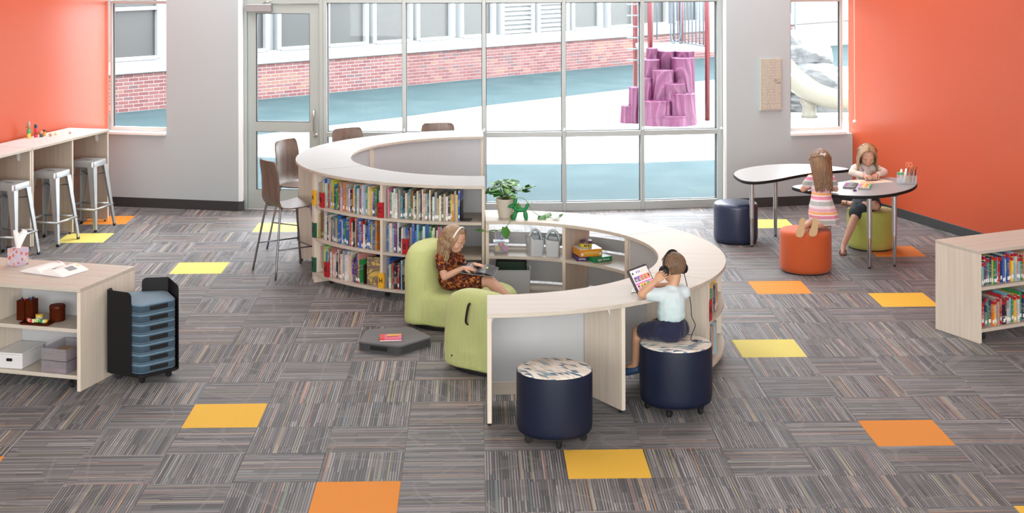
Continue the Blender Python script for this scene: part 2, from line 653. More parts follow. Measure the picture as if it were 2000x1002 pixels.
def grey_wall(name, p0, p1, win0, win1, sill_z, base_name, blind_side):
    """window opening from win0 to win1 along the wall, sill_z up to the head"""
    M, ln = wall_frame(p0, p1)
    th = .2
    mb = MB()
    if win0 > .02: mb.box(0, 0, -.1, win0, th, CEIL_Z)
    if win1 < ln - .02: mb.box(win1, 0, -.1, ln, th, CEIL_Z)
    mb.box(win0, 0, -.1, win1, th, sill_z - .02)
    mb.box(win0, 0, 2.52, win1, th, CEIL_Z)
    w = mb.build(name, WALL_GREY)
    w.matrix_world = M
    w['kind'] = 'structure'
    b = MB().box(.0, -.008, 0, ln, 0, .115).build(base_name, BASE_RUBBER, bevel=.002)
    b.matrix_world = M
    b['kind'] = 'structure'
    return M, ln


ML, lnL = grey_wall('wall_back_left', CORN_L, JL, 0.0, .80, .885, 'baseboard_back_left', -1)
MR, lnR = grey_wall('wall_back_right', JR, CORN_R, .81, (CORN_R - JR).length, .862, 'baseboard_back_right', 1)
for nm, x0, y0, x1, y1 in (('wall_jamb_left', -2.80, 17.62, -2.735, 17.80), ('wall_jamb_right', 2.965, 17.55, 2.995, 17.78)):
    o = MB().box(x0, y0, 0, x1, y1, CEIL_Z).build(nm, WHITE_PAINT)
    o['kind'] = 'structure'
o = MB().box(-2.79, 17.612, 0, -2.73, 17.74, .115).build('baseboard_jamb', BASE_RUBBER, bevel=.002)
o['kind'] = 'structure'


def tall_window(name, M, x0, x1, z0, z1, frame_color):
    r = struct(name)
    r.matrix_world = M
    d0, d1 = .075, .125
    f = .034
    MB().box(x0, d0, z0, x0 + f, d1, z1).build('frame_jamb', frame_color, r, bevel=.003)
    MB().box(x1 - f, d0, z0, x1, d1, z1).build('frame_jamb', frame_color, r, bevel=.003)
    MB().box(x0 + f, d0, z0, x1 - f, d1, z0 + .045).build('frame_sill', frame_color, r, bevel=.003)
    MB().box(x0 + f, d0, z1 - f, x1 - f, d1, z1).build('frame_head', frame_color, r, bevel=.003)
    g = MB()
    for a in ((x0 + f, z0 + .045, x0 + f + .012, z1 - f), (x1 - f - .012, z0 + .045, x1 - f, z1 - f)):
        g.box(a[0], d0 + .02, a[1], a[2], d1 - .005, a[3])
    g.build('gasket', GASKET, r)
    MB().box(x0 + f + .008, .096, z0 + .045, x1 - f - .008, .102, z1 - f).build('pane', GLASS, r)
    MB().box(x0 - .0, -.045, z0 - .035, x1, .075, z0 - .002).build('window_sill', WHITE_PAINT, r, bevel=.004)
    return r


FRAME_BEIGE = plain('beige_window_frame', (0.60, 0.575, 0.54), 0.4, vary=.02)
w1 = tall_window('window_1', ML, .03, .80, .905, 2.47, FRAME_BEIGE)
w7 = tall_window('window_7', MR, .81, lnR - .09, .875, 2.47, FRAME_BEIGE)
# bead chain of the roller blind by the orange wall
t = thing('blind_chain', 'white bead chain with round tensioner beside the window at the orange wall', 'blind chain', (4.555, 17.70, 0))
MB().tube([(0, 0, 2.6), (0.002, 0, 1.6), (0.004, -.01, 1.02)], .003, 6).build('chain', WHITE_METAL, t)
MB().lathe([(0, -.012), (.02, -.01), (.024, 0), (.02, .01), (0, .012)], 14, Matrix.Translation((0, -.015, 1.005)) @ Matrix.Rotation(pi / 2, 4, 'X')).build('tensioner', WHITE_METAL, t, smooth=True)
t = thing('blind_chain', 'white bead chain bracket at the right end of the glass wall', 'blind chain', (2.945, 17.66, 0))
MB().tube([(0, 0, 2.5), (0, -.004, .95)], .0025, 6).build('chain', WHITE_METAL, t)
MB().lathe([(0, -.012), (.016, -.01), (.019, 0), (.016, .01), (0, .012)], 14, Matrix.Translation((0, -.012, .94)) @ Matrix.Rotation(pi / 2, 4, 'X')).build('tensioner', WHITE_METAL, t, smooth=True)


# ---- the bowed glass wall: a door and five bays
def bow(x): return V((x, 17.47 + .0285 * (x - .25) ** 2, 0))


MUL = [-1.756, -.824, .115, 1.057, 1.990, 2.93]
Z_TR, Z_HD, Z_UP = .905, 2.455, 2.575
upper = [bow(-2.80 + (2.99 + 2.80) * i / 12) for i in range(13)]
umb = MB().prism([(p.x, p.y) for p in upper] + [(p.x, p.y + .2) for p in reversed(upper)], Z_UP, CEIL_Z)
o = umb.build('wall_back_upper', WALL_GREY)
o['kind'] = 'structure'


def bay(name, x0, x1, first, last):
    M, ln = wall_frame(bow(x0), bow(x1))
    r = struct(name)
    r.matrix_world = M
    w = .022
    d0, d1 = -.02, .10
    MB().box(-w, d0, 0, w, d1, Z_UP).build('mullion', ALU, r, bevel=.003)
    if last: MB().box(ln - w * 1.6, d0, 0, ln + .04, d1, Z_UP).build('mullion', ALU, r, bevel=.003)
    a, b = w, ln - w * (1.6 if last else 1)
    MB().box(a, d0, 0, b, d1, .10).build('bottom_rail', ALU, r, bevel=.003)
    MB().box(a, d0, Z_TR - .03, b, d1, Z_TR + .03).build('transom', ALU, r, bevel=.003)
    MB().box(a, d0, Z_HD, b, d1, Z_HD + .12).build('head_rail', ALU, r, bevel=.003)
    g = MB()
    for (z0, z1) in ((.10, Z_TR - .03), (Z_TR + .03, Z_HD)):
        g.box(a, .02, z0, a + .007, .08, z1)
        g.box(b - .007, .02, z0, b, .08, z1)
        g.box(a, .02, z0, b, .08, z0 + .007)
        g.box(a, .02, z1 - .007, b, .08, z1)
    g.build('gasket', GASKET, r)
    for (z0, z1) in ((.10, Z_TR - .03), (Z_TR + .03, Z_HD)):
        MB().box(a + .004, .045, z0, b - .004, .053, z1).build('pane', GLASS, r)
    # small fixing on the mullion above the transom
    if not first: MB().box(-.01, d0 - .012, Z_TR + .035, .01, d0, Z_TR + .075).build('chain_bracket', WHITE_METAL, r, bevel=.003)


for i in range(5):
    bay('window_%d' % (i + 2), MUL[i], MUL[i + 1], i == 0, i == 4)

# door
DM, DL = wall_frame(bow(-2.735), bow(-1.756))
dr = struct('door_1')
dr.matrix_world = DM
DOORGREY = plain('grey_green_door_aluminium', (0.40, 0.44, 0.42), 0.45, 0.15, vary=.03, scale=4)
for (x0, x1) in ((0, .045), (DL - .07, DL - .022)):
    MB().box(x0, -.02, 0, x1, .10, Z_UP).build('door_jamb', DOORGREY, dr, bevel=.003)
MB().box(.045, -.02, Z_HD - .01, DL - .07, .10, Z_HD + .12).build('door_head', DOORGREY, dr, bevel=.003)
MB().box(.045, -.015, 0, DL - .07, .10, .014).build('threshold', plain('threshold_metal', (.5, .5, .5), .35, .6), dr, bevel=.002)
lx0, lx1 = .048, DL - .073
lf = MB().box(lx0, 0, .018, lx0 + .10, .05, Z_HD - .014).box(lx1 - .115, 0, .018, lx1, .05, Z_HD - .014)
lf.box(lx0 + .10, 0, .018, lx1 - .115, .05, .24).box(lx0 + .10, 0, .93, lx1 - .115, .05, 1.045).box(lx0 + .10, 0, Z_HD - .125, lx1 - .115, .05, Z_HD - .014)
leaf = lf.build('door_leaf', DOORGREY, dr)
g = MB()
px0, px1 = lx0 + .10, lx1 - .115
for (z0, z1) in ((.24, .93), (1.045, Z_HD - .125)):
    g.box(px0, .005, z0, px0 + .01, .045, z1).box(px1 - .006, .005, z0, px1, .045, z1).box(px0, .005, z0, px1, .045, z0 + .008).box(px0, .005, z1 - .006, px1, .045, z1)
g.build('gasket', GASKET, leaf)
for (z0, z1) in ((.24, .93), (1.045, Z_HD - .125)):
    MB().box(px0 + .004, .021, z0, px1 - .004, .028, z1).build('pane', GLASS, leaf)
hx = lx1 - .055
MB().tube(smooth_path([(hx, .0, 1.19), (hx, -.045, 1.18), (hx, -.055, 1.14), (hx, -.055, .98), (hx, -.045, .945), (hx, 0, .935)], 5), .011, 10).build('pull_handle', CHROME, leaf, smooth=True)
MB().lathe([(0, 0), (.026, 0), (.028, .006), (.02, .012), (.018, .022), (0, .023)], 18, Matrix.Translation((hx + .008, 0, .89)) @ Matrix.Rotation(pi / 2, 4, 'X')).build('lock_cylinder', CHROME, leaf, smooth=True, angle=40)
cl = MB().box(lx0 + .0, -.065, Z_HD - .105, lx0 + .305, 0, Z_HD - .012).build('door_closer', plain('closer_aluminium', (.36, .35, .36), .35, .6), leaf, bevel=.006)
MB().tube([(lx0 + .21, -.04, Z_HD - .008), (lx0 + .215, -.05, Z_HD + .006), (lx0 + .30, -.04, Z_HD + .03)], .009, 8).build('closer_arm', CHROME, cl, smooth=True)

# the painted sign on the grey wall: whitewashed board with stencilled words
SIGN_BOARD = wood('weathered_board', (0.40, 0.37, 0.31), (0.53, 0.50, 0.43), 'Z', .8)
SIGN_INK = plain('cream_stencil_paint', (0.66, 0.62, 0.55), .8)
SIGN_DARK = plain('black_stencil_paint', (0.04, 0.035, 0.035), .8)
sx = MR.inverted() @ V((3.53, 17.66, 0))
sg = thing('wall_sign', 'tall weathered board with stencilled words ending TO CREATE on the grey wall', 'sign')
sg.matrix_world = MR @ Matrix.Translation((sx.x, 0, 0))
SZ0, SZ1, SW = 1.155, 1.77, .135
MB().box(-SW, -.03, SZ0, SW, -.001, SZ1).build('board', SIGN_BOARD, sg, bevel=.003)
MB().box(-SW - .006, -.034, SZ0 - .003, -SW + .006, -.001, SZ1 + .003).build('edge_strip', plain('pale_green_edge', (.55, .62, .56), .7), sg)
lines = ['THE BEST WAY TO', 'A CREATIVE LIFE', 'IS TO MAKE NEW', 'BELIEVE ALWAYS', 'NOTES AND COLORS', 'AS THEY IMAGINE', 'FREELY TODAY', 'BELIEVE', 'THE DREAM', 'YOU KNOW WHAT', 'WE HAVE TO LIVE', 'TAKE TIME NOW', 'TO IMAGINE', 'IN THE WORLD', 'A THING OF JOY', 'AND BE BRAVE', 'TO CREATE']
zt = SZ1 - .03
for i, tx in enumerate(lines):
    big = i == len(lines) - 1
    sz = .062 if big else .036
    z = SZ0 + .045 if big else zt - i * .0325
    M = Matrix.Translation((.0, -.0315, z)) @ Matrix.Rotation(pi / 2, 4, 'X') @ Matrix.Diagonal((1, 1, 1, 1))
    o = text_obj('lettering', tx, sz, SIGN_INK, sg, M)
    w = o.dimensions.x
    lim = .235
    k = min(1.0, lim / max(w, .01)) if not big else lim / max(w, .01)
    o.matrix_local = M @ Matrix.Diagonal((k, 1, 1, 1))
for tx, xx, i in (('IN', .055, 7), ('YOU', .085, 8)):
    text_obj('lettering', tx, .034, SIGN_DARK, sg, Matrix.Translation((xx, -.0318, zt - i * .0325)) @ Matrix.Rotation(pi / 2, 4, 'X'))
# ================================================================== OUTDOORS
TEAL = None
t_ = NT('teal_rubber_playground_surface')
nz_ = t_.noise(t_.coords(), 60, 3)
nb_ = t_.noise(t_.coords(), 1.3, 3)
f_ = t_.math('ADD', t_.math('MULTIPLY', nz_, .55), t_.math('MULTIPLY', nb_, .45))
TEAL = t_.set(t_.ramp(f_, [(.3, (.017, .035, .039)), (.5, (.026, .048, .053)), (.7, (.044, .066, .069))]), .9, 0, .2)
CREAM = plain('cream_rubber_playground_surface', (.55, .53, .49), .9, vary=.1, scale=40)
g_ = MB().box(-30, 17.6, -.2, 40, 60, -.004).build('ground_playground', TEAL)
g_['kind'] = 'structure'
band = [(-5.2, 22.9), (-4.4, 23.55), (-3.53, 24.31), (-2.48, 25.43), (-1.3, 26.55), (.13, 28.18), (1.72, 29.7), (3.48, 31.4), (5.39, 33.1), (9, 36.2), (14, 39),
        (16, 30), (12, 25), (8, 23), (5, 21.9), (3.46, 21.36), (2.34, 21.14), (1.22, 21.05), (.17, 21.09), (-1.3, 21.3), (-2.82, 21.83), (-3.5, 22.05), (-4.6, 22.4)]
o = MB().prism(band, -.012, .002).build('ground_path', CREAM)
o['kind'] = 'structure'

# brick school building that runs off to the right
BA, BB = V((-6.48, 27.6, 0)), V((4.13, 37.31, 0))
BM, bl_ = wall_frame(BA, BB)
bd = thing('school_building', 'brick school building with white framed windows across the playground', 'building')
bd.matrix_world = BM
BR = [plain('brick_%s' % n, c, .85, vary=.18, scale=25) for n, c in (('red', (.126, .045, .042)), ('dark_red', (.109, .037, .037)), ('rose', (.140, .060, .057)), ('orange', (.155, .079, .058)), ('brown', (.090, .050, .050)))]
MORTAR = plain('mortar', (.263, .240, .235), .9)
WHITE_TRIM = plain('white_window_trim', (.235, .245, .25), .5, vary=.02)
SHADE = plain('grey_roller_shade_glass', (.042, .043, .042), .3, vary=.05, scale=1.5, spec=.35)
MB().box(-6, .0035, -.1, 26, .3, .70).build('mortar_wall', MORTAR, bd)
bl, bh, gp = .2, .058, .011
brs = []
for row in range(10):
    z = .004 + row * (bh + gp)
    x = -2.2 + (.105 if row % 2 else 0)
    while x < 21:
        brs.append((x, z))
        x += bl + gp
order = sorted(range(len(brs)), key=lambda i: brs[i][0])
pm = MB().box(0, 0, 0, bl, .1, bh)
base_me = []
for m in BR:
    o = pm.build('brick', m, None, bevel=.003)
    base_me.append(o.data)
    bpy.data.objects.remove(o)
br_rest = MB()
rr = random.Random(3)
cnt = 0
for i in order:
    x, z = brs[i]
    patch = (2.95 < x < 4.3 and .12 < z < .42) or (12.5 < x < 14.2 and .3 < z < .6)
    k = rr.choice([2, 3, 3, 3, 0]) if patch else rr.choice([0, 0, 0, 0, 1, 1, 2, 2, 2, 3, 4] if rr.random() < .6 else [0, 2, 1])
    vis = (-.4 < x < .95) or (2.85 < x < 13)
    if cnt < 296 and vis and x < 6.5:
        o = bpy.data.objects.new('brick', base_me[k])
        COL.objects.link(o)
        o.parent = bd
        o.location = (x, -rr.random() * .002, z)
        cnt += 1
    elif x > -.6:
        br_rest.cur = k
        y = -rr.random() * .002
        br_rest.box(x, y, z, x + bl, y + .1, z + bh)
o = br_rest.build('far_bricks', BR, bd)
o['kind'] = 'stuff'
MB().box(-6, -.06, .70, 26, .3, .87).build('stone_ledge', WHITE_TRIM, bd, bevel=.01)
MB().box(-6, .06, .87, 26, .3, .95).build('sub_sill', WHITE_TRIM, bd)
MB().box(-6, .20, .95, 26, .3, 3.0).build('back_wall', WHITE_TRIM, bd)
MB().box(-6, -.02, 2.95, 26, .3, 4.2).build('upper_wall', BR[0], bd)
MB().box(-6, -.25, 4.2, 26, 6, 4.4).build('roof', WHITE_TRIM, bd)
wins = [(-1.3, -.3), (-.19, .74), (2.05, 3.18), (3.56, 4.48), (4.78, 5.71), (6.01, 6.93), (7.22, 8.12), (8.51, 9.40), (12.12, 12.99), (13.40, 14.26), (14.62, 15.5), (15.9, 16.8), (17.3, 18.2), (18.6, 19.5), (20, 21)]
for (a, b) in wins:
    w = MB().box(a - .09, .03, .95, a, .2, 2.95).box(b, .03, .95, b + .09, .2, 2.95).box(a, .03, .93, b, .2, 1.0).box(a, .05, 1.86, b, .2, 1.93).build('window', WHITE_TRIM, bd, bevel=.006)
    MB().box(a, .13, 1.0, b, .15, 1.86).build('pane', SHADE, w)
    MB().box(a, .10, 1.93, b, .12, 2.95).build('pane', SHADE, w)
for (a, b) in ((9.76, 10.66), (10.94, 11.84)):
    w = MB().box(a - .09, .03, .95, a, .2, 2.95).box(b, .03, .95, b + .09, .2, 2.95).box(a, .17, .95, b, .2, 2.95).build('louvre_vent', WHITE_TRIM, bd)
    z = .98
    while z < 2.6:
        MB().box(a, -.06, -.006, b, .06, .006).build('louvre_slat', WHITE_TRIM, w, loc=(0, .10, z + .03), rot=(R(38), 0, 0))
        z += .105

# ---- climbing stump tower, posts and rails
MAG = NT('magenta_moulded_plastic')
mv = MAG.coords('Object', (1, 1, .32))
wv_ = MAG.n('ShaderNodeTexWave', wave_type='RINGS', rings_direction='SPHERICAL')
wv_.inputs['Scale'].default_value = 3.4
wv_.inputs['Distortion'].default_value = 5
wv_.inputs['Detail'].default_value = 2
wv_.inputs['Detail Scale'].default_value = 1.6
MAG.link(mv, wv_.inputs['Vector'])
MAG.bump(wv_.outputs['Fac'], .6, .02)
MAGENTA = MAG.set(MAG.ramp(wv_.outputs['Fac'], [(.0, (.055, .008, .030)), (.10, (.073, .012, .043)), (.94, (.079, .015, .046)), (1.0, (.118, .036, .079))]), .45, 0, .4)
st = thing('climbing_stump', 'magenta climbing steps moulded like tree stumps outside the glass wall', 'play equipment', (3.35, 25.3, 0))


def stump(x0, x1, zt, y, dep=.22, lean=.0):
    seg = 14
    cx, hw = (x0 + x1) / 2, (x1 - x0) / 2
    rings = []
    for (z, k) in ((0, 1.12), (zt * .3, 1.05), (zt * .75, 1.0), (zt - .03, .98), (zt - .008, 1.02), (zt, .97)):
        rings.append([(cx + lean * z + hw * k * cos(2 * pi * i / seg) * (1 + .06 * sin(3 * 2 * pi * i / seg + x0 * 9)),
                       y + dep * k * sin(2 * pi * i / seg) * (1 + .05 * cos(2 * 2 * pi * i / seg)), z) for i in range(seg)])
    o = MB().rings(rings).build('step', MAGENTA, st, smooth=True, angle=45)
    return o


def sx_(p): return (p - 1315) / 114.0      # the stumps measured across, in metres
for (a, b, z, y, d) in ((1276, 1299, 1.27, .62, .16), (1297, 1336, 1.22, .66, .22), (1331, 1372, 1.22, .60, .22), (1262, 1299, 1.09, .40, .2),
                        (1322, 1368, 1.12, .36, .2), (1280, 1325, .92, .22, .18), (1256, 1281, .79, .2, .15), (1304, 1345, .70, .08, .16),
                        (1313, 1364, .54, .0, .18), (1258, 1314, .42, -.02, .19), (1237, 1262, .62, .3, .14), (1222, 1249, .30, .32, .13), (1294, 1347, .175, -.14, .15), (1320, 1368, .3, .22, .24)):
    stump(sx_(a), sx_(b), z, y, d)
RED = plain('red_playground_post', (.086, .003, .007), .4)
BLUEGREY = plain('blue_grey_playground_rail', (.073, .092, .111), .4)
pf = thing('play_platform', 'playground platform with red posts and blue grey rails behind the magenta steps', 'play equipment', (3.6, 26.2, 0))
for (x, y) in ((.47, -.35), (-.50, -.1), (.20, .95), (-.62, 1.2)):
    MB().tube([(x, y, 0), (x, y, 3.6)], .045, 14).build('post', RED, pf, smooth=True)
MB().box(-.62, -.05, 1.18, .5, 1.25, 1.25).build('deck', plain('cream_deck', (.323, .323, .304), .6), pf)
gd = MB()
for i in range(9):
    y = -.02 + i * .15
    gd.tube([(-.46 + .02 * i, y, 1.3), (-.46 + .02 * i, y, 2.6)], .013, 6)
gd.tube([(-.46, -.05, 1.3), (-.3, 1.25, 1.3)], .016, 6)
gd.build('guard_rail', BLUEGREY, pf, smooth=True)
gd = MB()
for i in range(10):
    y = -.25 + i * .14
    gd.tube([(.42 - .045 * i, y, 1.3), (.42 - .045 * i, y, 2.6)], .013, 6)
gd.tube([(.43, -.3, 1.3), (0, 1.15, 1.3)], .016, 6)
gd.build('guard_rail', BLUEGREY, pf, smooth=True)
gd = MB()
for x in (-.30, -.05, .0): gd.tube([(x, .55, 1.36), (x, .5, 2.6)], .014, 6)
gd.tube(smooth_path([(-.05, .5, 2.6), (-.05, .5, 1.4), (.05, .5, 1.34), (.12, .5, 1.5), (.12, .5, 2.6)], 4), .014, 6)
gd.build('grab_bar', BLUEGREY, pf, smooth=True)
ld = MB()
for i in range(6): ld.tube([(-.86, .4, 1.0 + .2 * i), (-.56, .35, 1.0 + .2 * i)], .014, 6)
ld.build('ladder_rung', BLUEGREY, pf, smooth=True)
pn = MB().box(.52, .15, 1.15, .72, .19, 3.2).build('side_panel', plain('pale_yellow_panel', (.184, .175, .148), .5), pf)

# red and grey posts over the slide, the boulder wall and the slide
p2 = thing('slide_tower', 'red and blue grey tower posts with bent rails above the slide', 'play equipment', (6.2, 29.75, -.12))
for x, m, r in ((-.10, RED, .055), (.10, RED, .055), (-.22, BLUEGREY, .06)):
    MB().tube([(x, .1, 0), (x, .1, 3.4)], r, 12).build('post', m, p2, smooth=True)
for pts in ([(-.52, -.1, 1.45), (-.40, -.05, 1.5), (-.3, 0, 1.66), (-.26, 0, 2.3)], [(-.47, 0, 1.4), (-.47, 0, 2.7)], [(-.3, -.05, 1.5), (-.42, -.1, 1.36), (-.56, -.1, 1.33)],
            [(.05, 0, 2.2), (.22, 0, 2.18), (.26, 0, 2.05), (.26, 0, 1.4)]):
    MB().tube(smooth_path(pts, 5), .018, 8).build('rail', BLUEGREY, p2, smooth=True)
MB().box(-.7, -.1, 1.2, -.2, .5, 1.27).build('deck', BLUEGREY, p2)
ROCK = NT('pale_grey_limestone')
rv = ROCK.coords()
r1 = ROCK.noise(rv, 3.0, 6, .65, .6)
r2 = ROCK.noise(ROCK.coords('Object', (2, 2, 9)), 1.4, 4)
rf = ROCK.math('ADD', ROCK.math('MULTIPLY', r1, .6), ROCK.math('MULTIPLY', r2, .4))
ROCK.bump(rf, .8, .06)
LIME = ROCK.set(ROCK.ramp(rf, [(.32, (.042, .046, .044)), (.48, (.111, .115, .117)), (.62, (.157, .161, .163))]), .9, 0, .2)


rk = thing('rock_outcrop', 'stacked pale grey climbing rocks below the red tower posts', 'rocks', (6.1, 27.8, 0))


def rock(c, rad, seed):
    me = bpy.data.meshes.new('rock')
    bm = bmesh.new()
    bmesh.ops.create_icosphere(bm, subdivisions=4, radius=1)
    for v_ in bm.verts:
        p = v_.co.copy()
        d = 1 + .28 * NZ.noise(p * 1.3 + V((seed, 0, 0))) + .12 * NZ.noise(p * 3.1 + V((0, seed, 0)))
        st_ = .10 * math.floor((p.z * 1.0 + .2 * NZ.noise(p * 2)) * 4) / 4
        q = p * (d + st_ * .3)
        q.x, q.y = max(-.82, min(.82, q.x)), max(-.85, min(.85, q.y))
        v_.co = (q.x * rad[0], q.y * rad[1], max(q.z, -.75) * rad[2])
    bm.to_mesh(me)
    bm.free()
    link_mesh('rock', me, rk, [LIME]).location = c


rock((.0, .1, .99), (.70, .6, .42), 1.3)
rock((.12, -.25, .52), (.62, .6, .36), 4.7)
rock((.25, -.4, .15), (.8, .6, .28), 8.1)
rock((-.42, .5, .5), (.3, .3, .62), 2.2)
SLIDE = plain('cream_slide_plastic', (.148, .139, .111), .4, vary=.03, scale=3)
sl = thing('slide', 'cream plastic slide curving down beside the pale boulders', 'play equipment', (5.7, 25.9, 0))
path = smooth_path([(-.75, .7, 1.25), (-.42, .6, 1.0), (-.1, .45, .62), (.25, .28, .36), (.65, .15, .24), (1.1, .1, .22)], 8)
rings = []
for i, p in enumerate(path):
    a = path[max(i - 1, 0)]
    b = path[min(i + 1, len(path) - 1)]
    tt = (b - a).normalized()
    side = tt.cross(V((0, 0, 1))).normalized()
    up = side.cross(tt)
    prof = [(-.33, .24), (-.27, .26), (-.22, .08), (-.12, .0), (.12, .0), (.22, .08), (.27, .2), (.33, .19), (.30, .03), (.16, -.06), (-.16, -.06), (-.28, .03)]
    rings.append([p + side * x + up * y for x, y in prof])
MB().rings(rings).build('chute', SLIDE, sl, smooth=True, angle=50)
MB().rings([[(.22 + k * .16 * cos(a) + .02, .3 + .12 * k * sin(a), z) for a in [2 * pi * i / 14 for i in range(14)]] for (z, k) in ((-.01, 1.0), (.06, .85), (.2, .75), (.34, 1.3))]).build('foot', SLIDE, sl, smooth=True)
# ================================================================== CURVED SHELVING
CT, ZT, RT, rT = (0.10, 14.92), 1.05, 1.875, 1.335     # tall half ring
CL, ZL, RL, rL = (0.10, 11.67), .75, 1.855, 1.335        # low half ring


def radial(mb, r0, r1, ang, z0, z1, t=.026, side=0.0):
    M = Matrix.Rotation(R(ang), 4, 'Z')
    y0 = -t / 2 + side * t / 2
    return mb.box(r0, y0, z0, r1, y0 + t, z1, M)


def top_board(root, r0, r1, a0, a1, z, surf, th=.028):
    da = .12
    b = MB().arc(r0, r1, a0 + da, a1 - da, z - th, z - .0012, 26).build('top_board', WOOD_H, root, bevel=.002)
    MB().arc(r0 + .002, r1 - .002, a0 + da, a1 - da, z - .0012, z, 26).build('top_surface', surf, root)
    return b


def caster(root, x, y, h=.066):
    t = MB()
    t.box(-.02, -.02, h - .006, .02, .02, h)
    t.box(-.017, -.012, .03, -.013, .012, h - .006).box(.013, -.012, .03, .017, .012, h - .006)
    c = t.build('caster', BLACK_PLASTIC, root, loc=(x, y, 0), rot=(0, 0, x * 7 + y * 3))
    MB().lathe([(0, -.012), (.022, -.011), (.025, -.004), (.025, .004), (.022, .011), (0, .012)], 16, Matrix.Translation((0, .005, .025)) @ Matrix.Rotation(pi / 2, 4, 'Y')).build('wheel', BLACK_RUBBER, c, smooth=True, angle=50)
    return c


def glide(root, x, y):
    return MB().lathe([(0, 0), (.013, 0), (.013, .008), (.006, .010), (.006, .022), (0, .022)], 10).build('glide', BLACK_PLASTIC, root, loc=(x, y, 0))


def gusset(root, r, ang, z, sgn, size=.10):
    """curved white steel bracket below a top, against a radial panel"""
    n = 6
    poly = [(0, 0), (size, 0)] + [(size - size * sin(R(90 * k / n)), -size + size * cos(R(90 * k / n)) - .0) for k in range(n + 1)] + [(0, -size)]
    poly = [(0, 0), (size, 0)] + [(size * (1 - sin(R(90 * k / n))), -size * (1 - cos(R(90 * k / n)))) for k in range(n + 1)]
    M = Matrix.Rotation(R(ang), 4, 'Z') @ Matrix.Translation((r, sgn * .013, z)) @ Matrix.Rotation(R(90 if sgn > 0 else -90), 4, 'Z') @ Matrix.Rotation(pi / 2, 4, 'X')
    return MB().prism(poly, -.0015, .0015, M).build('bracket', WHITE_METAL, root)


def pol(c, r, a, z=0): return V((c[0] + r * cos(R(a)), c[1] + r * sin(R(a)), z))


def unit(label, c, z, r0, r1, a0, a1, surf, kind):
    name = {'book': 'curved_bookcase', 'desk': 'curved_counter', 'open': 'curved_open_shelf'}[kind]
    t = thing(name, label, 'bookcase' if kind == 'book' else ('counter' if kind == 'desk' else 'shelf'), (c[0], c[1], 0))
    top_board(t, r0, r1, a0, a1, z, surf)
    zb = z - .029
    am = (a0 + a1) / 2
    e = .45
    if kind == 'book':
        tall = z > .9
        zl = [(.07, .095), (.395, .42), (.70, .725)] if tall else [(.085, .112), (.414, .44)]
        for k, (a, s) in enumerate(((a0 + .1, 1), (am, 0), (a1 - .1, -1))):
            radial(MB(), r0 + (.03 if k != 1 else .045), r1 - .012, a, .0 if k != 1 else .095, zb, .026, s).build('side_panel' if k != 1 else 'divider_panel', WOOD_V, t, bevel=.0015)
        for i, (z0, z1) in enumerate(zl):
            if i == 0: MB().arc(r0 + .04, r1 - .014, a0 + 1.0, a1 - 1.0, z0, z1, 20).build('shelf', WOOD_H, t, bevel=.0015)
            else:
                for (b0, b1) in ((a0 + 1.0, am - .42), (am + .42, a1 - 1.0)):
                    MB().arc(r0 + .05, r1 - .016, b0, b1, z0, z1, 12).build('shelf', WOOD_H, t, bevel=.0015)
        MB().arc(r0 + .03, r0 + .042, a0 + .95, a1 - .95, .095, zb, 20).build('back_panel', GREY_PANEL, t)
        for a in (a0 + 5, am, a1 - 5):
            for r in (r0 + .12, r1 - .12): caster(t, r * cos(R(a)), r * sin(R(a)), zl[0][0])
    elif kind == 'desk':
        for k, (a, s) in enumerate(((a0 + .1, 1), (am, 0), (a1 - .1, -1))):
            radial(MB(), r0 + (.02 if k != 1 else .0505), r1 - .015, a, .02, zb, .03, s).build('support_panel', WOOD_V, t, bevel=.0015)
            for r in (r0 + .06, r1 - .05): glide(t, r * cos(R(a + s * .45)), r * sin(R(a + s * .45)))
            for sg in ((1,) if k == 0 else (-1,) if k == 2 else (1, -1)):
                gusset(t, r1 - .16, a + s * .45, zb, sg)
        for (b0, b1) in ((a0 + 1.0, a1 - 1.0),):
            MB().arc(r0 + .03, r0 + .042, b0, b1, .155, zb, 20).build('modesty_panel', GREY_PANEL, t)
            MB().arc(r0 + .022, r0 + .05, b0, b1, .07, .15, 20).build('bottom_rail', WOOD_H, t)
    else:
        zl = [(.085, .112), (.414, .442)]
        for k, (a, s) in enumerate(((a0 + .1, 1), (am, 0), (a1 - .1, -1))):
            radial(MB(), r0 + .012, r1 - .02, a, .0 if k != 1 else .112, zb, .03, s).build('side_panel' if k != 1 else 'divider_panel', WOOD_V, t, bevel=.0015)
            for sg in ((1,) if k == 0 else (-1,) if k == 2 else (1, -1)):
                gusset(t, r1 - .12, a + s * .45, zb, sg, .11)
        for (b0, b1) in ((a0 + 1.0, am - .5), (am + .5, a1 - 1.0)):
            for (z0, z1) in zl:
                MB().arc(r0 + .016, r1 - .05, b0, b1, z0, z1, 12).build('shelf', WOOD_H, t, bevel=.0015)
            for (z0, z1) in ((.125, .315), (.455, .565)):
                MB().arc(r1 - .045, r1 - .036, b0, b1, z0, z1, 12).build('back_panel', GREY_PANEL, t)
        for a in (a0 + 5, am, a1 - 5):
            for r in (r0 + .1, r1 - .1): caster(t, r * cos(R(a)), r * sin(R(a)), .085)
    return t


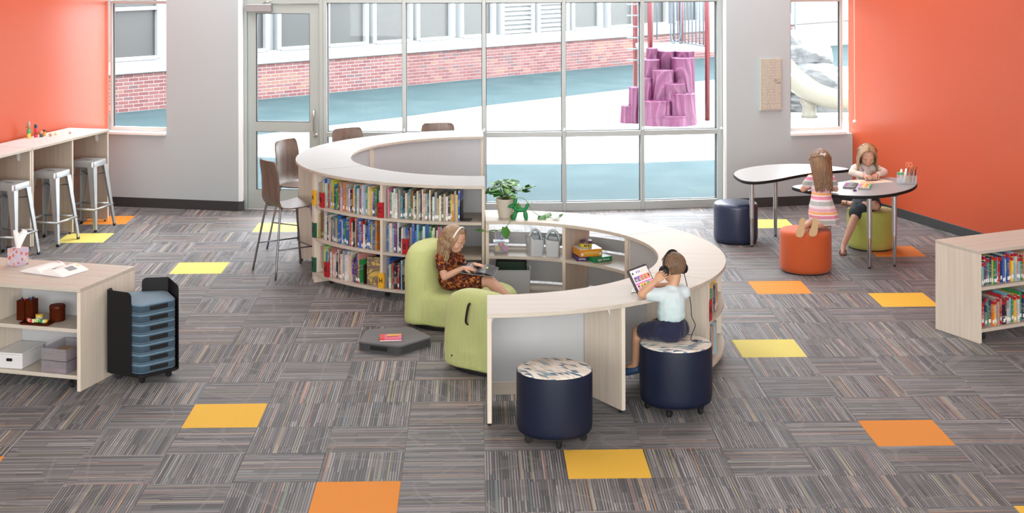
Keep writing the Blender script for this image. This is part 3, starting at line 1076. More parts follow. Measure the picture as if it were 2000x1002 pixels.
TB = unit('tall curved maple bookcase with white top, three shelves of books behind the green bean bag', CT, ZT, rT, RT, 210, 269.8, WHITE_TOP, 'book')
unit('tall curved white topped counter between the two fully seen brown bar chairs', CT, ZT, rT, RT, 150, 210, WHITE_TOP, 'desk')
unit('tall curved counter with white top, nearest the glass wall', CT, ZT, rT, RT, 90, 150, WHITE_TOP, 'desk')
unit('low curved maple desk behind the patterned navy ottomans, tablet at its end', CL, ZL, rL, RL, 269.3, 330, WOOD_H, 'desk')
LBk = unit('low curved maple bookcase with outward facing books behind the boy', CL, ZL, rL, RL, -30, 30, WOOD_H, 'book')
unit('low curved open shelf unit holding bins and games, potted plant on top', CL, ZL, rL, RL, 30, 90.3, WOOD_H, 'open')

# ------------------------------------------------------------------ left: counter along the orange wall
CM_rz = atan2(-.9583, -.2857)
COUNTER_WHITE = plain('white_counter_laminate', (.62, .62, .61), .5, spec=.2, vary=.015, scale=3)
PANEL_SHADE = wood('shaded_maple_laminate_upright', (0.40, 0.335, 0.27), (0.50, 0.43, 0.35), 'Z')  # darker copy of the maple, shade under the counter put into its colour
for k, lb in enumerate(('maple standing counter section with wooden peg figures, nearest the corner window', 'maple standing counter section cut by the photo edge, behind the nearest metal stool')):
    t = thing('standing_counter', lb, 'counter', V((-4.16, 17.06, 0)) + V((-.2857, -.9583, 0)) * 1.535 * k, CM_rz)
    MB().box(.0, -.52, 1.022, 1.53, 0, 1.048).build('top_board', WOOD_H, t, bevel=.002)
    MB().box(.002, -.518, 1.048, 1.528, -.002, 1.05).build('top_surface', COUNTER_WHITE, t)
    for x in (.004, .74, 1.50):
        boxpart('support_panel', PANEL_SHADE, t, x, -.50, .02, x + .026, -.012, 1.021)
        MB().box(x - .001, -.0122, .02, x + .027, -.0095, 1.021).build('edge_strip', WOOD_V, t)
        glide(t, x + .013, -.05)
        glide(t, x + .013, -.45)
        if x > .1:
            MB().prism([(0, 0), (-.10, 0), (-.085, -.012), (-.03, -.03), (-.014, -.1), (0, -.11)], -.012, .012,
                       Matrix.Translation((x, -.14, 1.021)) @ Matrix.Rotation(pi / 2, 4, 'X')).build('bracket', WHITE_METAL, t)
        else:
            MB().prism([(0, 0), (.10, 0), (.085, -.012), (.03, -.03), (.014, -.1), (0, -.11)], -.012, .012,
                       Matrix.Translation((x + .026, -.14, 1.021)) @ Matrix.Rotation(pi / 2, 4, 'X')).build('bracket', WHITE_METAL, t)
    boxpart('back_rail', PANEL_SHADE, t, .03, -.485, .08, 1.50, -.46, .20)

# ------------------------------------------------------------------ metal stools
def make_stool(label):
    t = thing('metal_stool', label, 'stool', group='grey metal stools at the counter')
    poly = round_poly([(-.152, -.152), (.152, -.152), (.152, .152), (-.152, .152)], .035, 5)
    inner = [(x * .90, y * .90) for x, y in poly]
    rings = [[(x, y, .700) for x, y in poly], [(x, y, .752) for x, y in poly], [(x * .985, y * .985, .760) for x, y in poly], [(x, y, .7605) for x, y in inner], [(x * .6, y * .6, .7575) for x, y in inner]]
    MB().rings(rings, cap0=False).build('seat', SILVER, t, smooth=True, angle=35)
    MB().prism(round_poly([(-.045, -.011), (.045, -.011), (.045, .011), (-.045, .011)], .011, 4), .7578, .7586).build('seat_slot', BLACK_METAL, t)
    for sx in (-1, 1):
        for sy in (-1, 1):
            def sec(h, w, th):
                k = (h - .02) / .70
                cx, cy = (.205 * (1 - k) + .138 * k), (.205 * (1 - k) + .138 * k)
                # an L shaped folded channel
                p = [(0, 0), (-w, 0), (-w, -th), (-th * 1.5, -th), (-th, -th * 1.5), (-th, -w), (0, -w)]
                return [V((sx * (cx + .012 + a), sy * (cy + .012 + b), h)) for a, b in p]
            l = MB().rings([sec(.018, .034, .006), sec(.20, .042, .006), sec(.70, .075, .006)]).build('leg', SILVER, t)
            MB().lathe([(0, 0), (.015, 0), (.017, .02), (.013, .03), (0, .03)], 10, c=(sx * .205, sy * .205, 0)).build('rubber_foot', BLACK_RUBBER, l)
    for z, r in ((.245, .196),):
        for a, b in (((-r, -r), (r, -r)), ((r, -r), (r, r)), ((r, r), (-r, r)), ((-r, r), (-r, -r))):
            MB().tube([(a[0], a[1], z), (b[0], b[1], z)], .009, 8, sx=1.4).build('stretcher', SILVER, t, smooth=True)
    for a, b in (((-.155, -.155), (.155, .155)), ((-.155, .155), (.155, -.155))):
        MB().tube([(a[0], a[1], .60), (b[0], b[1], .60)], .006, 8).build('cross_brace', GREY_STEEL, t, smooth=True)
    return t


st3 = make_stool('grey metal stool standing half on the orange carpet tile')
st3.location, st3.rotation_euler = (-4.30, 16.665, 0), (0, 0, R(-15.5))
copy_tree(st3, (-4.505, 15.92, 0), R(-15.5), 'grey metal stool with a foot on the lemon carpet tile')
copy_tree(st3, (-4.71, 15.17, 0), R(-15.5), 'grey metal stool behind the flowered tissue box')
MB_ = None

# ------------------------------------------------------------------ bar chairs
WALNUT = NT('walnut_plywood')
vv = WALNUT.coords('Object', (30, 30, 1.4))
WALNUT = WALNUT.set(WALNUT.ramp(WALNUT.noise(vv, 1, 4, .6, .3), [(.3, (.11, .075, .06)), (.7, (.21, .15, .12))]), .38, 0, .5, coat=.15)
PLY_EDGE = plain('plywood_edge', (.42, .30, .22), .5)


def make_bar_chair(label):
    t = thing('bar_chair', label, 'chair', group='brown bar chairs round the tall counter')
    prof = smooth_path([(.205, .655), (.185, .668), (.06, .652), (-.09, .650), (-.165, .672), (-.205, .735), (-.215, .83), (-.222, .95), (-.250, 1.105)], 5)
    prof = [(p.x, p.y) for p in [V((a[0], a[1], 0)) for a in [(q[0], q[1]) for q in prof]]]
    n, m = len(prof), 13
    front, back = [], []
    for i, (y, z) in enumerate(prof):
        s = i / (n - 1)
        w = .205 - .012 * s
        d0, d1 = min(1, i / 3.0), min(1, (n - 1 - i) / 4.0)
        w *= .80 + .20 * sqrt(max(0, 1 - (1 - min(d0, d1)) ** 2))
        a, b = prof[max(i - 1, 0)], prof[min(i + 1, n - 1)]
        ty, tz = b[0] - a[0], b[1] - a[1]
        l = sqrt(ty * ty + tz * tz)
        ny, nz_ = tz / l, -ty / l          # side away from the sitter flips with the curve
        ny, nz_ = -ny, -nz_
        curve = .028 * min(1, max(0, (s - .45) * 4)) + .008
        fr, bk = [], []
        for j in range(m):
            u = -1 + 2 * j / (m - 1)
            off = curve * u * u
            px, py, pz = u * w, y, z
            # edges curl towards the sitter
            if s > .5: py += off
            else: pz += off * .5
            fr.append(V((px, py, pz)))
            bk.append(V((px, py + ny * -.011 if False else py - (.011 if s > .5 else 0), pz - (.011 if s <= .5 else .003))))
        front.append(fr)
        back.append(bk)
    mb = MB()
    vs = [p for r in front for p in r] + [p for r in back for p in r]
    fs = []
    N = n * m
    for i in range(n - 1):
        for j in range(m - 1):
            fs.append((i * m + j, i * m + j + 1, (i + 1) * m + j + 1, (i + 1) * m + j))
            fs.append((N + i * m + j, N + (i + 1) * m + j, N + (i + 1) * m + j + 1, N + i * m + j + 1))
    for i in range(n - 1):
        fs.append((i * m, (i + 1) * m, N + (i + 1) * m, N + i * m))
        fs.append((i * m + m - 1, N + i * m + m - 1, N + (i + 1) * m + m - 1, (i + 1) * m + m - 1))
    for j in range(m - 1):
        fs.append((j, N + j, N + j + 1, j + 1))
        k = (n - 1) * m + j
        fs.append((k, k + 1, N + k + 1, N + k))
    mb.add(vs, fs)
    mb.build('seat_shell', WALNUT, t, smooth=True, angle=50)
    for sx in (-1, 1):
        for sy in (-1, 1):
            x0, y0, x1, y1 = sx * .16, sy * .155, sx * .265, sy * .255
            pts = smooth_path([(sx * .10, y0 * .7, .640), (x0 * .96, y0 * .96, .638), (x0 * 1.06, y0 * 1.06, .60), (x1, y1, 0)], 5)
            MB().tube(pts, .0105, 10).build('leg', GREY_STEEL, t, smooth=True)
    fr = MB()
    fr.tube([(-.1, -.11, .640), (-.1, .11, .640)], .0105, 8).tube([(.1, -.11, .640), (.1, .11, .640)], .0105, 8)
    fr.build('seat_frame', GREY_STEEL, t, smooth=True)
    k = .2 / .6
    for sx in (-1, 1):
        xa = sx * (.265 - .10 * .27 / .6)
        ya = .255 - .10 * .27 / .6
        MB().tube([(xa, -ya, .27), (xa, ya, .27)], .007, 8).build('stretcher', GREY_STEEL, t, smooth=True)
    MB().tube([(-.224, .215, .235), (.224, .215, .235)], .008, 8).build('foot_rail', GREY_STEEL, t, smooth=True)
    return t


def facing(dx, dy): return atan2(dy, dx) - pi / 2


ch = make_bar_chair('brown plywood bar chair with grey legs, pulled in beside the A book marker')
ch.location, ch.rotation_euler = (-1.80, 14.42, 0), (0, 0, facing(.85, .53))
copy_tree(ch, (-1.80, 15.58, 0), facing(.86, -.5), 'brown plywood bar chair in front of the door, its seat touching the counter end')
copy_tree(ch, (-1.30, 16.42, 0), facing(.55, -.84), 'brown bar chair showing only its slanted back top beside the door handle')
copy_tree(ch, (-.395, 16.78, 0), facing(.1, -1.0), 'brown bar chair showing only its level back top in front of the glass wall')

# ------------------------------------------------------------------ left low shelf (two units back to back)
def low_shelf(label, loc, rz, ln, dep, h, mids, sides=(0, 1), backz=True):
    t = thing('low_shelf_unit', label, 'shelf', loc, rz)
    boxpart('top_board', WOOD_H, t, 0, 0, h - .028, ln, dep, h, .002)
    for x in (0, ln - .028): boxpart('side_panel', WOOD_V, t, x, .0, .0, x + .028, dep, h - .0285)
    for x in mids: boxpart('divider_panel', WOOD_V, t, x - .013, .012, .11, x + .013, dep - .015, h - .0285)
    xs = [.028] + list(mids) + [ln - .028]
    for a, b in zip(xs[:-1], xs[1:]):
        a2 = a + (.0132 if a in mids else .0005)
        b2 = b - (.0132 if b in mids else .0005)
        for z in (.412,): boxpart('shelf', WOOD_H, t, a2, .014, z, b2, dep - .015, z + .028)
    boxpart('bottom_shelf', WOOD_H, t, .0285, .012, .08, ln - .0285, dep - .012, .108)
    MB().box(.0285, dep - .011, .108, ln - .0285, dep - .002, h - .0285).build('back_panel', GREY_PANEL, t)
    for x in (.12, ln - .12):
        for y in (.08, dep - .08): caster(t, x, y, .08)
    return t


LS_rz = R(162.4)
ls_d = Matrix.Rotation(LS_rz, 3, 'Z')
# local x runs left from the near right corner; depth is local -y, so build mirrored with a second frame
LSo = V((-2.815, 10.68, 0))
ax, ay = V((cos(LS_rz), sin(LS_rz), 0)), V((-sin(LS_rz), cos(LS_rz), 0))
# origin of a unit: far left corner seen along +x to the right
ln_ = 1.5
A1 = low_shelf('maple low shelf unit facing the room with tissue box, white bin and amber cups', LSo - (-ax) * ln_, LS_rz + pi, ln_, .374, .735, [.76])
A2 = low_shelf('maple low shelf unit backed against the one holding the white bin', LSo - ay * .752, LS_rz, ln_, .374, .735, [.49])

# ------------------------------------------------------------------ right low shelf with books
RS_rz = R(24.5)
RSo = V((4.0, 11.69, 0))
RSU = low_shelf('maple low shelf unit with two rows of books at the right edge', RSo, RS_rz, 1.6, .50, .735, [.80])

# ------------------------------------------------------------------ tables
TABLE_TOP = plain('white_grey_table_laminate', (.36, .365, .365), .4, vary=.03, scale=60)
TABLE_TOP2 = plain('grey_speckled_table_laminate', (.24, .25, .255), .4, vary=.08, scale=120)


def teardrop_table(label, z, outline, legs, mat):
    cx, cy = sum(p[0] for p in outline) / len(outline), sum(p[1] for p in outline) / len(outline)
    t = thing('teardrop_table', label, 'table', (cx, cy, 0))
    P = [(p.x, p.y) for p in smooth_path([(x - cx, y - cy, 0) for x, y in outline], 6, closed=True)]
    MB().prism(P, z - .03, z - .001).build('edge_band', BLACK_RUBBER, t, bevel=.006, bseg=2)
    MB().prism([(x * .988, y * .988) for x, y in P], z - .001, z + .0012).build('tabletop', mat, t)
    for (x, y) in legs:
        x, y = x - cx, y - cy
        l = MB().lathe([(0, .30), (.024, .30), (.024, .31), (.0245, z - .06), (.0245, z - .031), (0, z - .031)], 16, c=(x, y, 0)).build('leg', SILVER, t, smooth=True, angle=40)
        MB().lathe([(0, .012), (.0165, .012), (.0185, .03), (.0205, .30), (0, .30)], 16, c=(x, y, 0)).build('adjustable_foot', CHROME, l, smooth=True, angle=40)
        MB().lathe([(0, 0), (.015, 0), (.016, .008), (.012, .013), (0, .013)], 12, c=(x, y, 0)).build('glide', BLACK_PLASTIC, l)
        MB().box(x - .034, y - .034, z - .036, x + .034, y + .034, z - .0305).build('mounting_plate', GREY_STEEL, t)
    return t


T1 = teardrop_table('pale teardrop table with black edge, standing empty behind the navy ottoman', .70,
                    [(2.77, 15.82), (2.75, 15.56), (2.79, 15.32), (2.92, 15.26), (3.16, 15.41), (3.43, 15.66), (3.70, 15.85), (4.02, 15.99), (4.06, 16.10), (3.91, 16.27), (3.71, 16.39), (3.49, 16.43), (3.19, 16.34), (2.91, 16.10)],
                    [(2.885, 15.40), (3.24, 15.93), (3.83, 16.07)], TABLE_TOP)
T2 = teardrop_table('grey teardrop table with black edge where the two girls draw with markers', .72,
                    [(3.19, 14.85), (3.22, 14.69), (3.37, 14.46), (3.58, 14.31), (3.83, 14.28), (4.09, 14.40), (4.34, 14.66), (4.49, 14.96), (4.51, 15.20), (4.34, 15.35), (4.11, 15.34), (3.85, 15.17), (3.69, 15.06), (3.36, 14.97)],
                    [(3.84, 14.36), (4.11, 14.45), (3.40, 14.78), (3.565, 14.86)], TABLE_TOP2)

# ------------------------------------------------------------------ ottomans
NAVY = plain('navy_vinyl', (.008, .012, .030), .42, spec=.3, vary=.08, scale=5, bump=.05)
NAVY_B = plain('slate_navy_vinyl', (.024, .035, .075), .32, vary=.08, scale=5, bump=.05)
ORANGE_F = fabric('burnt_orange_fabric', (.50, .09, .022), .7, 300, .1, .15)
GREEN_F = fabric('olive_green_fabric', (.42, .45, .105), .7, 300, .1, .15)


def tri_fabric():
    t = NT('triangle_print_fabric')
    v = t.coords('Object', (25, 14, 25))
    wob = t.n('ShaderNodeTexNoise')
    wob.inputs['Scale'].default_value = .55
    t.link(v, wob.inputs['Vector'])
    vm = t.n('ShaderNodeVectorMath', operation='MULTIPLY_ADD')
    t.link(wob.outputs['Color'], vm.inputs[0])
    vm.inputs[1].default_value = (.25, .25, 0)
    t.link(v, vm.inputs[2])
    s = t.n('ShaderNodeSeparateXYZ')
    t.link(vm.outputs[0], s.inputs[0])
    y = t.math('MULTIPLY', s.outputs[1], 1.25)
    u = t.math('ADD', s.outputs[0], t.math('MULTIPLY', y, .5))
    fu, fy = t.math('FRACT', u), t.math('FRACT', y)
    half = t.math('GREATER_THAN', t.math('ADD', fu, fy), 1.0)
    cb = t.n('ShaderNodeCombineXYZ')
    t.link(t.math('FLOOR', u), cb.inputs[0])
    t.link(t.math('FLOOR', y), cb.inputs[1])
    t.link(half, cb.inputs[2])
    w = t.n('ShaderNodeTexWhiteNoise', noise_dimensions='3D')
    t.link(cb.outputs[0], w.inputs['Vector'])
    c = t.ramp(w.outputs['Value'], [(0, (.70, .63, .55)), (.30, (.60, .52, .43)), (.50, (.76, .72, .66)), (.74, (.11, .16, .22)), (.83, (.30, .38, .41)), (.91, (.17, .24, .29))], 'CONSTANT')
    t.bump(t.noise(t.coords(), 400, 1), .2, .002)
    return t.set(c, .8, 0, .3)


TRI = tri_fabric()


def ottoman(label, loc, r, h, body, topmat, casters, rz=0.0, z0=.012):
    t = thing('round_ottoman', label, 'ottoman', (loc[0], loc[1], 0), rz)
    if casters:
        MB().lathe([(0, z0 + .055), (r * .90, z0 + .055), (r * .965, z0 + .062), (r * .99, z0 + .085), (r, z0 + .12), (r, h - .03), (r * .992, h - .012), (0, h - .012)], 48).build('body', body, t, smooth=True, angle=60)
        MB().lathe([(r * .99, h - .014), (r * .998, h - .010), (r * .99, h - .006)], 48).build('piping', body, t, smooth=True)
        MB().lathe([(0, h - .012), (r * .985, h - .012), (r * .975, h - .003), (r * .90, h + .004), (0, h + .008)], 48).build('top_pad', topmat, t, smooth=True)
        MB().lathe([(0, z0 + .045), (r * .86, z0 + .045), (r * .86, z0 + .056), (0, z0 + .056)], 32).build('base_plate', BLACK_PLASTIC, t)
        for k in range(5):
            a = R(72 * k - 85)
            caster(t, r * .78 * cos(a), r * .78 * sin(a), .057)
    else:
        MB().lathe([(0, z0), (r * .93, z0), (r * .975, z0 + .012), (r, z0 + .05), (r, h - .045), (r * .985, h - .018), (r * .945, h - .003), (r * .80, h + .004), (0, h + .006)], 48).build('body', body, t, smooth=True)
        MB().lathe([(0, 0), (r * .90, 0), (r * .90, z0 + .002), (0, z0 + .002)], 32).build('base_plate', BLACK_PLASTIC, t)
    for a in (-20,):
        a = R(a)
        MB().tube([(r * 1.0 * cos(a), r * 1.0 * sin(a), z0 + .075), (r * 1.001 * cos(a), r * 1.001 * sin(a), h - .03)], .0025, 5).build('seam', body, t)
    return t


ottoman('navy ottoman with empty triangle print top standing in front of the low desk', (.513, 9.58), .246, .457, NAVY, TRI, True)
ottoman('navy ottoman with triangle print top on which the boy sits', (1.377, 10.155), .249, .457, NAVY, TRI, True, .8)
ottoman('plain slate navy ottoman under the edge of the empty teardrop table', (2.767, 15.683), .232, .415, NAVY_B, NAVY_B, False)
ottoman('burnt orange ottoman under the kneeling girl in the striped dress', (3.197, 14.29), .248, .40, ORANGE_F, ORANGE_F, False)
ottoman('olive green ottoman under the girl in the denim skirt', (4.11, 15.32), .243, .40, GREEN_F, GREEN_F, False)


# ------------------------------------------------------------------ soft lounge seats
def bake(o, name=None):
    dg = bpy.context.evaluated_depsgraph_get()
    me = bpy.data.meshes.new_from_object(o.evaluated_get(dg))
    old = o.data
    o.modifiers.clear()
    o.data = me
    bpy.data.meshes.remove(old)
    me.name = name or o.name
    return o


def blob(name, mb, voxel, it=8, mat=None, parent=None, fac=.5, fold=None):
    """fuses the collected solids into one smooth closed skin"""
    o = mb.build(name, None, None)
    m = o.modifiers.new('r', 'REMESH')
    m.mode = 'VOXEL'
    m.voxel_size = voxel
    s = o.modifiers.new('s', 'SMOOTH')
    s.factor, s.iterations = fac, it
    bake(o)
    me = o.data
    if fold is not None:
        me.update()
        for v_ in me.vertices: v_.co = fold(v_.co.copy(), v_.normal.copy())
    me.materials.clear()
    for x in (mat if isinstance(mat, (list, tuple)) else [mat]):
        if x: me.materials.append(x)
    me.polygons.foreach_set('use_smooth', [True] * len(me.polygons))
    me.update()
    if parent is not None: o.parent = parent
    return o


LIMEF = fabric('lime_green_linen_weave', (.47, .52, .215), .85, 220, .10, .3, .1, slub=.5)
LIME_PIPE = fabric('lime_green_piping', (.42, .48, .17), .85, 220, .1, .2)


def lounge(label, loc, rz, L=.90, W=.66, hb=.62, hs=.30):
    t = thing('bean_bag_chair', label, 'lounge chair', loc, rz)
    mb = MB()
    def oval(x0, x1, w, n=28, p=2.6):
        cx, hx = (x0 + x1) / 2, (x1 - x0) / 2
        out = []
        for i in range(n):
            a = 2 * pi * i / n
            c, s = cos(a), sin(a)
            out.append((cx + hx * (abs(c) ** (2 / p)) * (1 if c > 0 else -1), w * (abs(s) ** (2 / p)) * (1 if s > 0 else -1)))
        return out
    # seat block
    rg = []
    for z, k in ((.03, .98), (.07, 1.0), (hs * .55, 1.02), (hs * .85, .98), (hs * .98, .90), (hs, .80)):
        rg.append([(x * k + (1 - k) * .05, y * k, z) for x, y in oval(-L * .46, L * .54, W / 2)])
    mb.rings(rg)
    # back block
    rg = []
    for z, k, sh in ((.03, 1, 0), (.2, 1.0, 0), (hs, .98, 0), (hs + (hb - hs) * .5, .95, -.005), (hb - .10, .88, -.012), (hb - .04, .74, -.02), (hb - .008, .50, -.03), (hb, .3, -.03)):
        xb0, xb1 = -L * .46, -L * .46 + .31
        rg.append([((x - (xb0 + xb1) / 2) * min(1, k * 1.05) + (xb0 + xb1) / 2 + sh, y * k, z) for x, y in oval(xb0, xb1, W / 2 * .97)])
    mb.rings(rg)

    def fold(c, n):
        w = .006 * NZ.noise(c * 5 + V((rz, 3, 1))) + .003 * NZ.noise(c * V((9, 9, 26)).x * .9)
        if c.z < .06: w *= .3
        return c + n * w
    blob('cushion_body', mb, .016, 14, LIMEF, t, .5, fold)
    base = oval(-L * .46, L * .54, W / 2)
    MB().tube([(x * 1.003, y * 1.003, .052) for x, y in base], .007, 6, closed=True).build('piping', LIME_PIPE, t, smooth=True)
    MB().prism([(x * .95, y * .95) for x, y in base], 0, .045).build('base', BLACK_RUBBER, t, bevel=.008)
    hd = MB().tube([*smooth_path([(-L * .46 - .010, -.016, hs + .235), (-L * .46 - .026, -.014, hs + .215), (-L * .46 - .034, -.006, hs + .16), (-L * .46 - .032, .004, hs + .10), (-L * .46 - .010, .006, hs + .075)], 5)], .011, 8, sx=.5, up=(1, 0, 0))
    hd.build('carry_handle', BLACK_RUBBER, t, smooth=True)
    MB().lathe([(0, 0), (.006, 0), (.006, .004), (0, .005)], 10, Matrix.Translation((-L * .46 - .004, .16, .12)) @ Matrix.Rotation(-pi / 2, 4, 'Y')).build('eyelet', BLACK_PLASTIC, t)
    return t


B1 = lounge('lime green bean bag chair in which the girl reads', (-.13, 12.50, 0), R(-22), .92, .70, .665, .30)
B2 = lounge('lime green bean bag chair seen from behind with black carry strap', (.20, 11.30, 0), R(52), .86, .66, .60, .30)

# ------------------------------------------------------------------ floor cushion and cushion cart
MESHF = lambda nm, c: fabric(nm, c, .7, 500, .25, .3)
CUSH_GREY, CUSH_GREY_S = MESHF('charcoal_cushion_cloth', (.09, .092, .095)), MESHF('charcoal_spacer_mesh', (.045, .046, .048))
CUSH_BLUE, CUSH_BLUE_S = MESHF('dusty_blue_cushion_cloth', (.12, .205, .28)), MESHF('dusty_blue_spacer_mesh', (.038, .07, .105))


def pent(r, a0, rc=.045): return round_poly([(r * cos(R(a0 + 72 * k)), r * sin(R(a0 + 72 * k))) for k in range(5)], rc, 5)


def pent_cushion(label, loc, r, h, a0, mats, hface, group=None):
    t = thing('pentagon_cushion', label, 'cushion', loc, 0, group)
    P = pent(r, a0)
    k = lambda f: [(x * f, y * f) for x, y in P]
    MB().rings([[(x, y, .004) for x, y in k(.97)], [(x, y, .010) for x, y in k(1)], [(x, y, h - .012) for x, y in k(1)], [(x, y, h - .008) for x, y in k(.998)]]).build('side_band', mats[1], t, smooth=True, angle=50)
    MB().rings([[(x, y, h - .011) for x, y in k(1.004)], [(x, y, h - .003) for x, y in k(.99)], [(x, y, h) for x, y in k(.95)], [(x, y, h + .002) for x, y in k(.5)]]).build('top_cover', mats[0], t, smooth=True, angle=50)
    MB().rings([[(x, y, 0) for x, y in k(.95)], [(x, y, .003) for x, y in k(.99)], [(x, y, .010) for x, y in k(1.004)]]).build('bottom_cover', mats[0], t, smooth=True, angle=50)
    # webbing handle on one face
    a = R(a0 + 72 * hface + 36)
    ap = r * cos(R(36))
    M = Matrix.Rotation(a, 4, 'Z')
    MB().box(ap - .002, -.075, h * .30, ap + .006, .075, h * .72, M).build('handle', BLACK_RUBBER, t, bevel=.003)
    return t


pent_cushion('charcoal pentagon floor cushion with a pink box on it', (-.645, 11.81, 0), .31, .075, -78, (CUSH_GREY, CUSH_GREY_S), 4)
CC = (-2.445, 11.06)
CR = .25
cart = thing('cushion_cart', 'black steel cart holding a stack of blue cushions', 'cart', (CC[0], CC[1], 0))
PV = [V((CR * 1.07 * cos(R(205 + 72 * k)), CR * 1.07 * sin(R(205 + 72 * k)), 0)) for k in range(5)]
MB().prism(pent(CR * 1.07, 205, .03), .055, .075).build('base_plate', BLACK_METAL, cart, bevel=.003)


def upright(name, pts, z1s):
    """folded sheet standing on the base along a few corner points"""
    mb = MB()
    t = .004
    P = [V(p) for p in pts]
    for (a, b) in zip(P[:-1], P[1:]):
        d = (b - a).normalized()
        n = V((d.y, -d.x, 0))
        L_ = (b - a).length
        M = Matrix.Translation(a) @ Matrix.Rotation(atan2(d.y, d.x), 4, 'Z')
        first, last = a is P[0], b is P[-1]
        r = .035
        poly = [(0, .06), (L_, .06)]
        poly += ([(L_, z1s - r)] + [(L_ - r + r * cos(R(q)), z1s - r + r * sin(R(q))) for q in (30, 60)] + [(L_ - r, z1s)]) if last else [(L_, z1s)]
        poly += ([(r, z1s)] + [(r - r * sin(R(q)), z1s - r + r * cos(R(q))) for q in (30, 60)] + [(0, z1s - r)]) if first else [(0, z1s)]
        mb.prism(poly, -t / 2, t / 2, M @ Matrix.Rotation(pi / 2, 4, 'X'))
    return mb.build(name, BLACK_METAL, cart)


upright('upright_sheet', [PV[0].lerp(PV[4], .28), PV[0], PV[0].lerp(PV[1], .72)], .665)
upright('upright_sheet', [PV[2], PV[3], PV[3].lerp(PV[4], .62)], .675)
for k in range(5): caster(cart, PV[k].x * .72, PV[k].y * .72, .055)
ords = ['bottom', 'second lowest', 'third lowest', 'middle', 'third from the top', 'second from the top', 'topmost']
for k in range(7):
    pent_cushion('blue pentagon cushion in the black cart, %s of the stack' % (ords[k] + (' one' if k else '')), (CC[0], CC[1], .0755 + k * .0725), CR, .069, 205, (CUSH_BLUE, CUSH_BLUE_S), 1, 'blue cushions in the cart')
# ================================================================== BOOKS
def book_material(name, red_top=False):
    t = NT(name)
    oi = t.n('ShaderNodeObjectInfo')
    tc = t.coords('Object', (95, 9, 17))
    # printed spine: blocks and dashes in lighter or darker shades of the cover colour, different on every book
    av = t.n('ShaderNodeVectorMath', operation='ADD')
    t.link(tc, av.inputs[0])
    cb = t.n('ShaderNodeCombineXYZ')
    t.link(t.math('MULTIPLY', oi.outputs['Random'], 50.0), cb.inputs[2])
    t.link(cb.outputs[0], av.inputs[1])
    s = t.n('ShaderNodeSeparateXYZ')
    t.link(av.outputs[0], s.inputs[0])
    wv = t.n('ShaderNodeTexWhiteNoise', noise_dimensions='2D')
    c2 = t.n('ShaderNodeCombineXYZ')
    t.link(t.math('FLOOR', s.outputs[2]), c2.inputs[0])
    t.link(t.math('FLOOR', t.math('MULTIPLY', oi.outputs['Random'], 999)), c2.inputs[1])
    t.link(c2.outputs[0], wv.inputs['Vector'])
    wv2 = t.n('ShaderNodeTexWhiteNoise', noise_dimensions='2D')
    c3 = t.n('ShaderNodeCombineXYZ')
    t.link(t.math('FLOOR', t.math('MULTIPLY', s.outputs[2], 11.0)), c3.inputs[0])
    t.link(t.math('FLOOR', s.outputs[0]), c3.inputs[1])
    t.link(c3.outputs[0], wv2.inputs['Vector'])
    base = t.mix(t.math('MULTIPLY', t.math('GREATER_THAN', wv.outputs['Value'], .80), .45), oi.outputs['Color'], t.mix(oi.outputs['Random'], (.75, .7, .6), (.06, .06, .07)))
    dash = t.math('MULTIPLY', t.math('GREATER_THAN', wv2.outputs['Value'], .66), t.math('MULTIPLY', t.math('LESS_THAN', wv.outputs['Value'], .42), .34))
    inv = t.mix(1.0, oi.outputs['Color'], (.8, .78, .72), 'DIFFERENCE')
    return t.set(t.mix(dash, base, inv), .35, 0, .5)


BOOKC = book_material('printed_book_cover')
PAGES = plain('book_pages', (.74, .70, .61), .8, vary=.08, scale=90)
STICK = plain('white_spine_sticker', (.82, .82, .80), .5)
REDTAPE = plain('red_spine_tape', (.42, .02, .03), .4)
PAL = [('white', (.68, .67, .63)), ('white', (.60, .59, .56)), ('cream', (.62, .55, .42)), ('red', (.50, .03, .035)), ('blue', (.04, .13, .42)), ('pale blue', (.26, .42, .55)), ('green', (.04, .26, .09)),
       ('lime', (.36, .44, .06)), ('yellow', (.72, .52, .05)), ('orange', (.62, .20, .03)), ('black', (.025, .025, .03)), ('navy', (.025, .04, .13)), ('teal', (.03, .25, .28)), ('purple', (.17, .05, .28)),
       ('brown', (.18, .09, .05)), ('grey', (.30, .30, .31)), ('pink', (.62, .20, .30)), ('tan', (.44, .31, .18))]
W_MIX = [5, 4, 4, 3, 3, 3, 2, 1.5, 2, 1.5, 3, 2, 1.5, 1, 2, 3, .8, 2.5]
W_DARK = [1, 1, .5, 3, 3, 2, 2.2, .5, 2, 1.2, 5, 4, 2.5, 3, 2, 1, 1, .5]
ORD = 'first second third fourth fifth sixth seventh eighth ninth tenth eleventh twelfth thirteenth fourteenth fifteenth sixteenth seventeenth eighteenth nineteenth twentieth'.split()
TENS = {2: 'twenty', 3: 'thirty', 4: 'forty', 5: 'fifty', 6: 'sixty'}
TENTH = {3: 'thirtieth', 4: 'fortieth', 5: 'fiftieth', 6: 'sixtieth'}


def ordinal(n):
    if n <= 20: return ORD[n - 1]
    return TENTH[n // 10] if n % 10 == 0 else TENS[n // 10] + '-' + ORD[n % 10 - 1]


BRND = random.Random(11)
BOOK_N = [0]


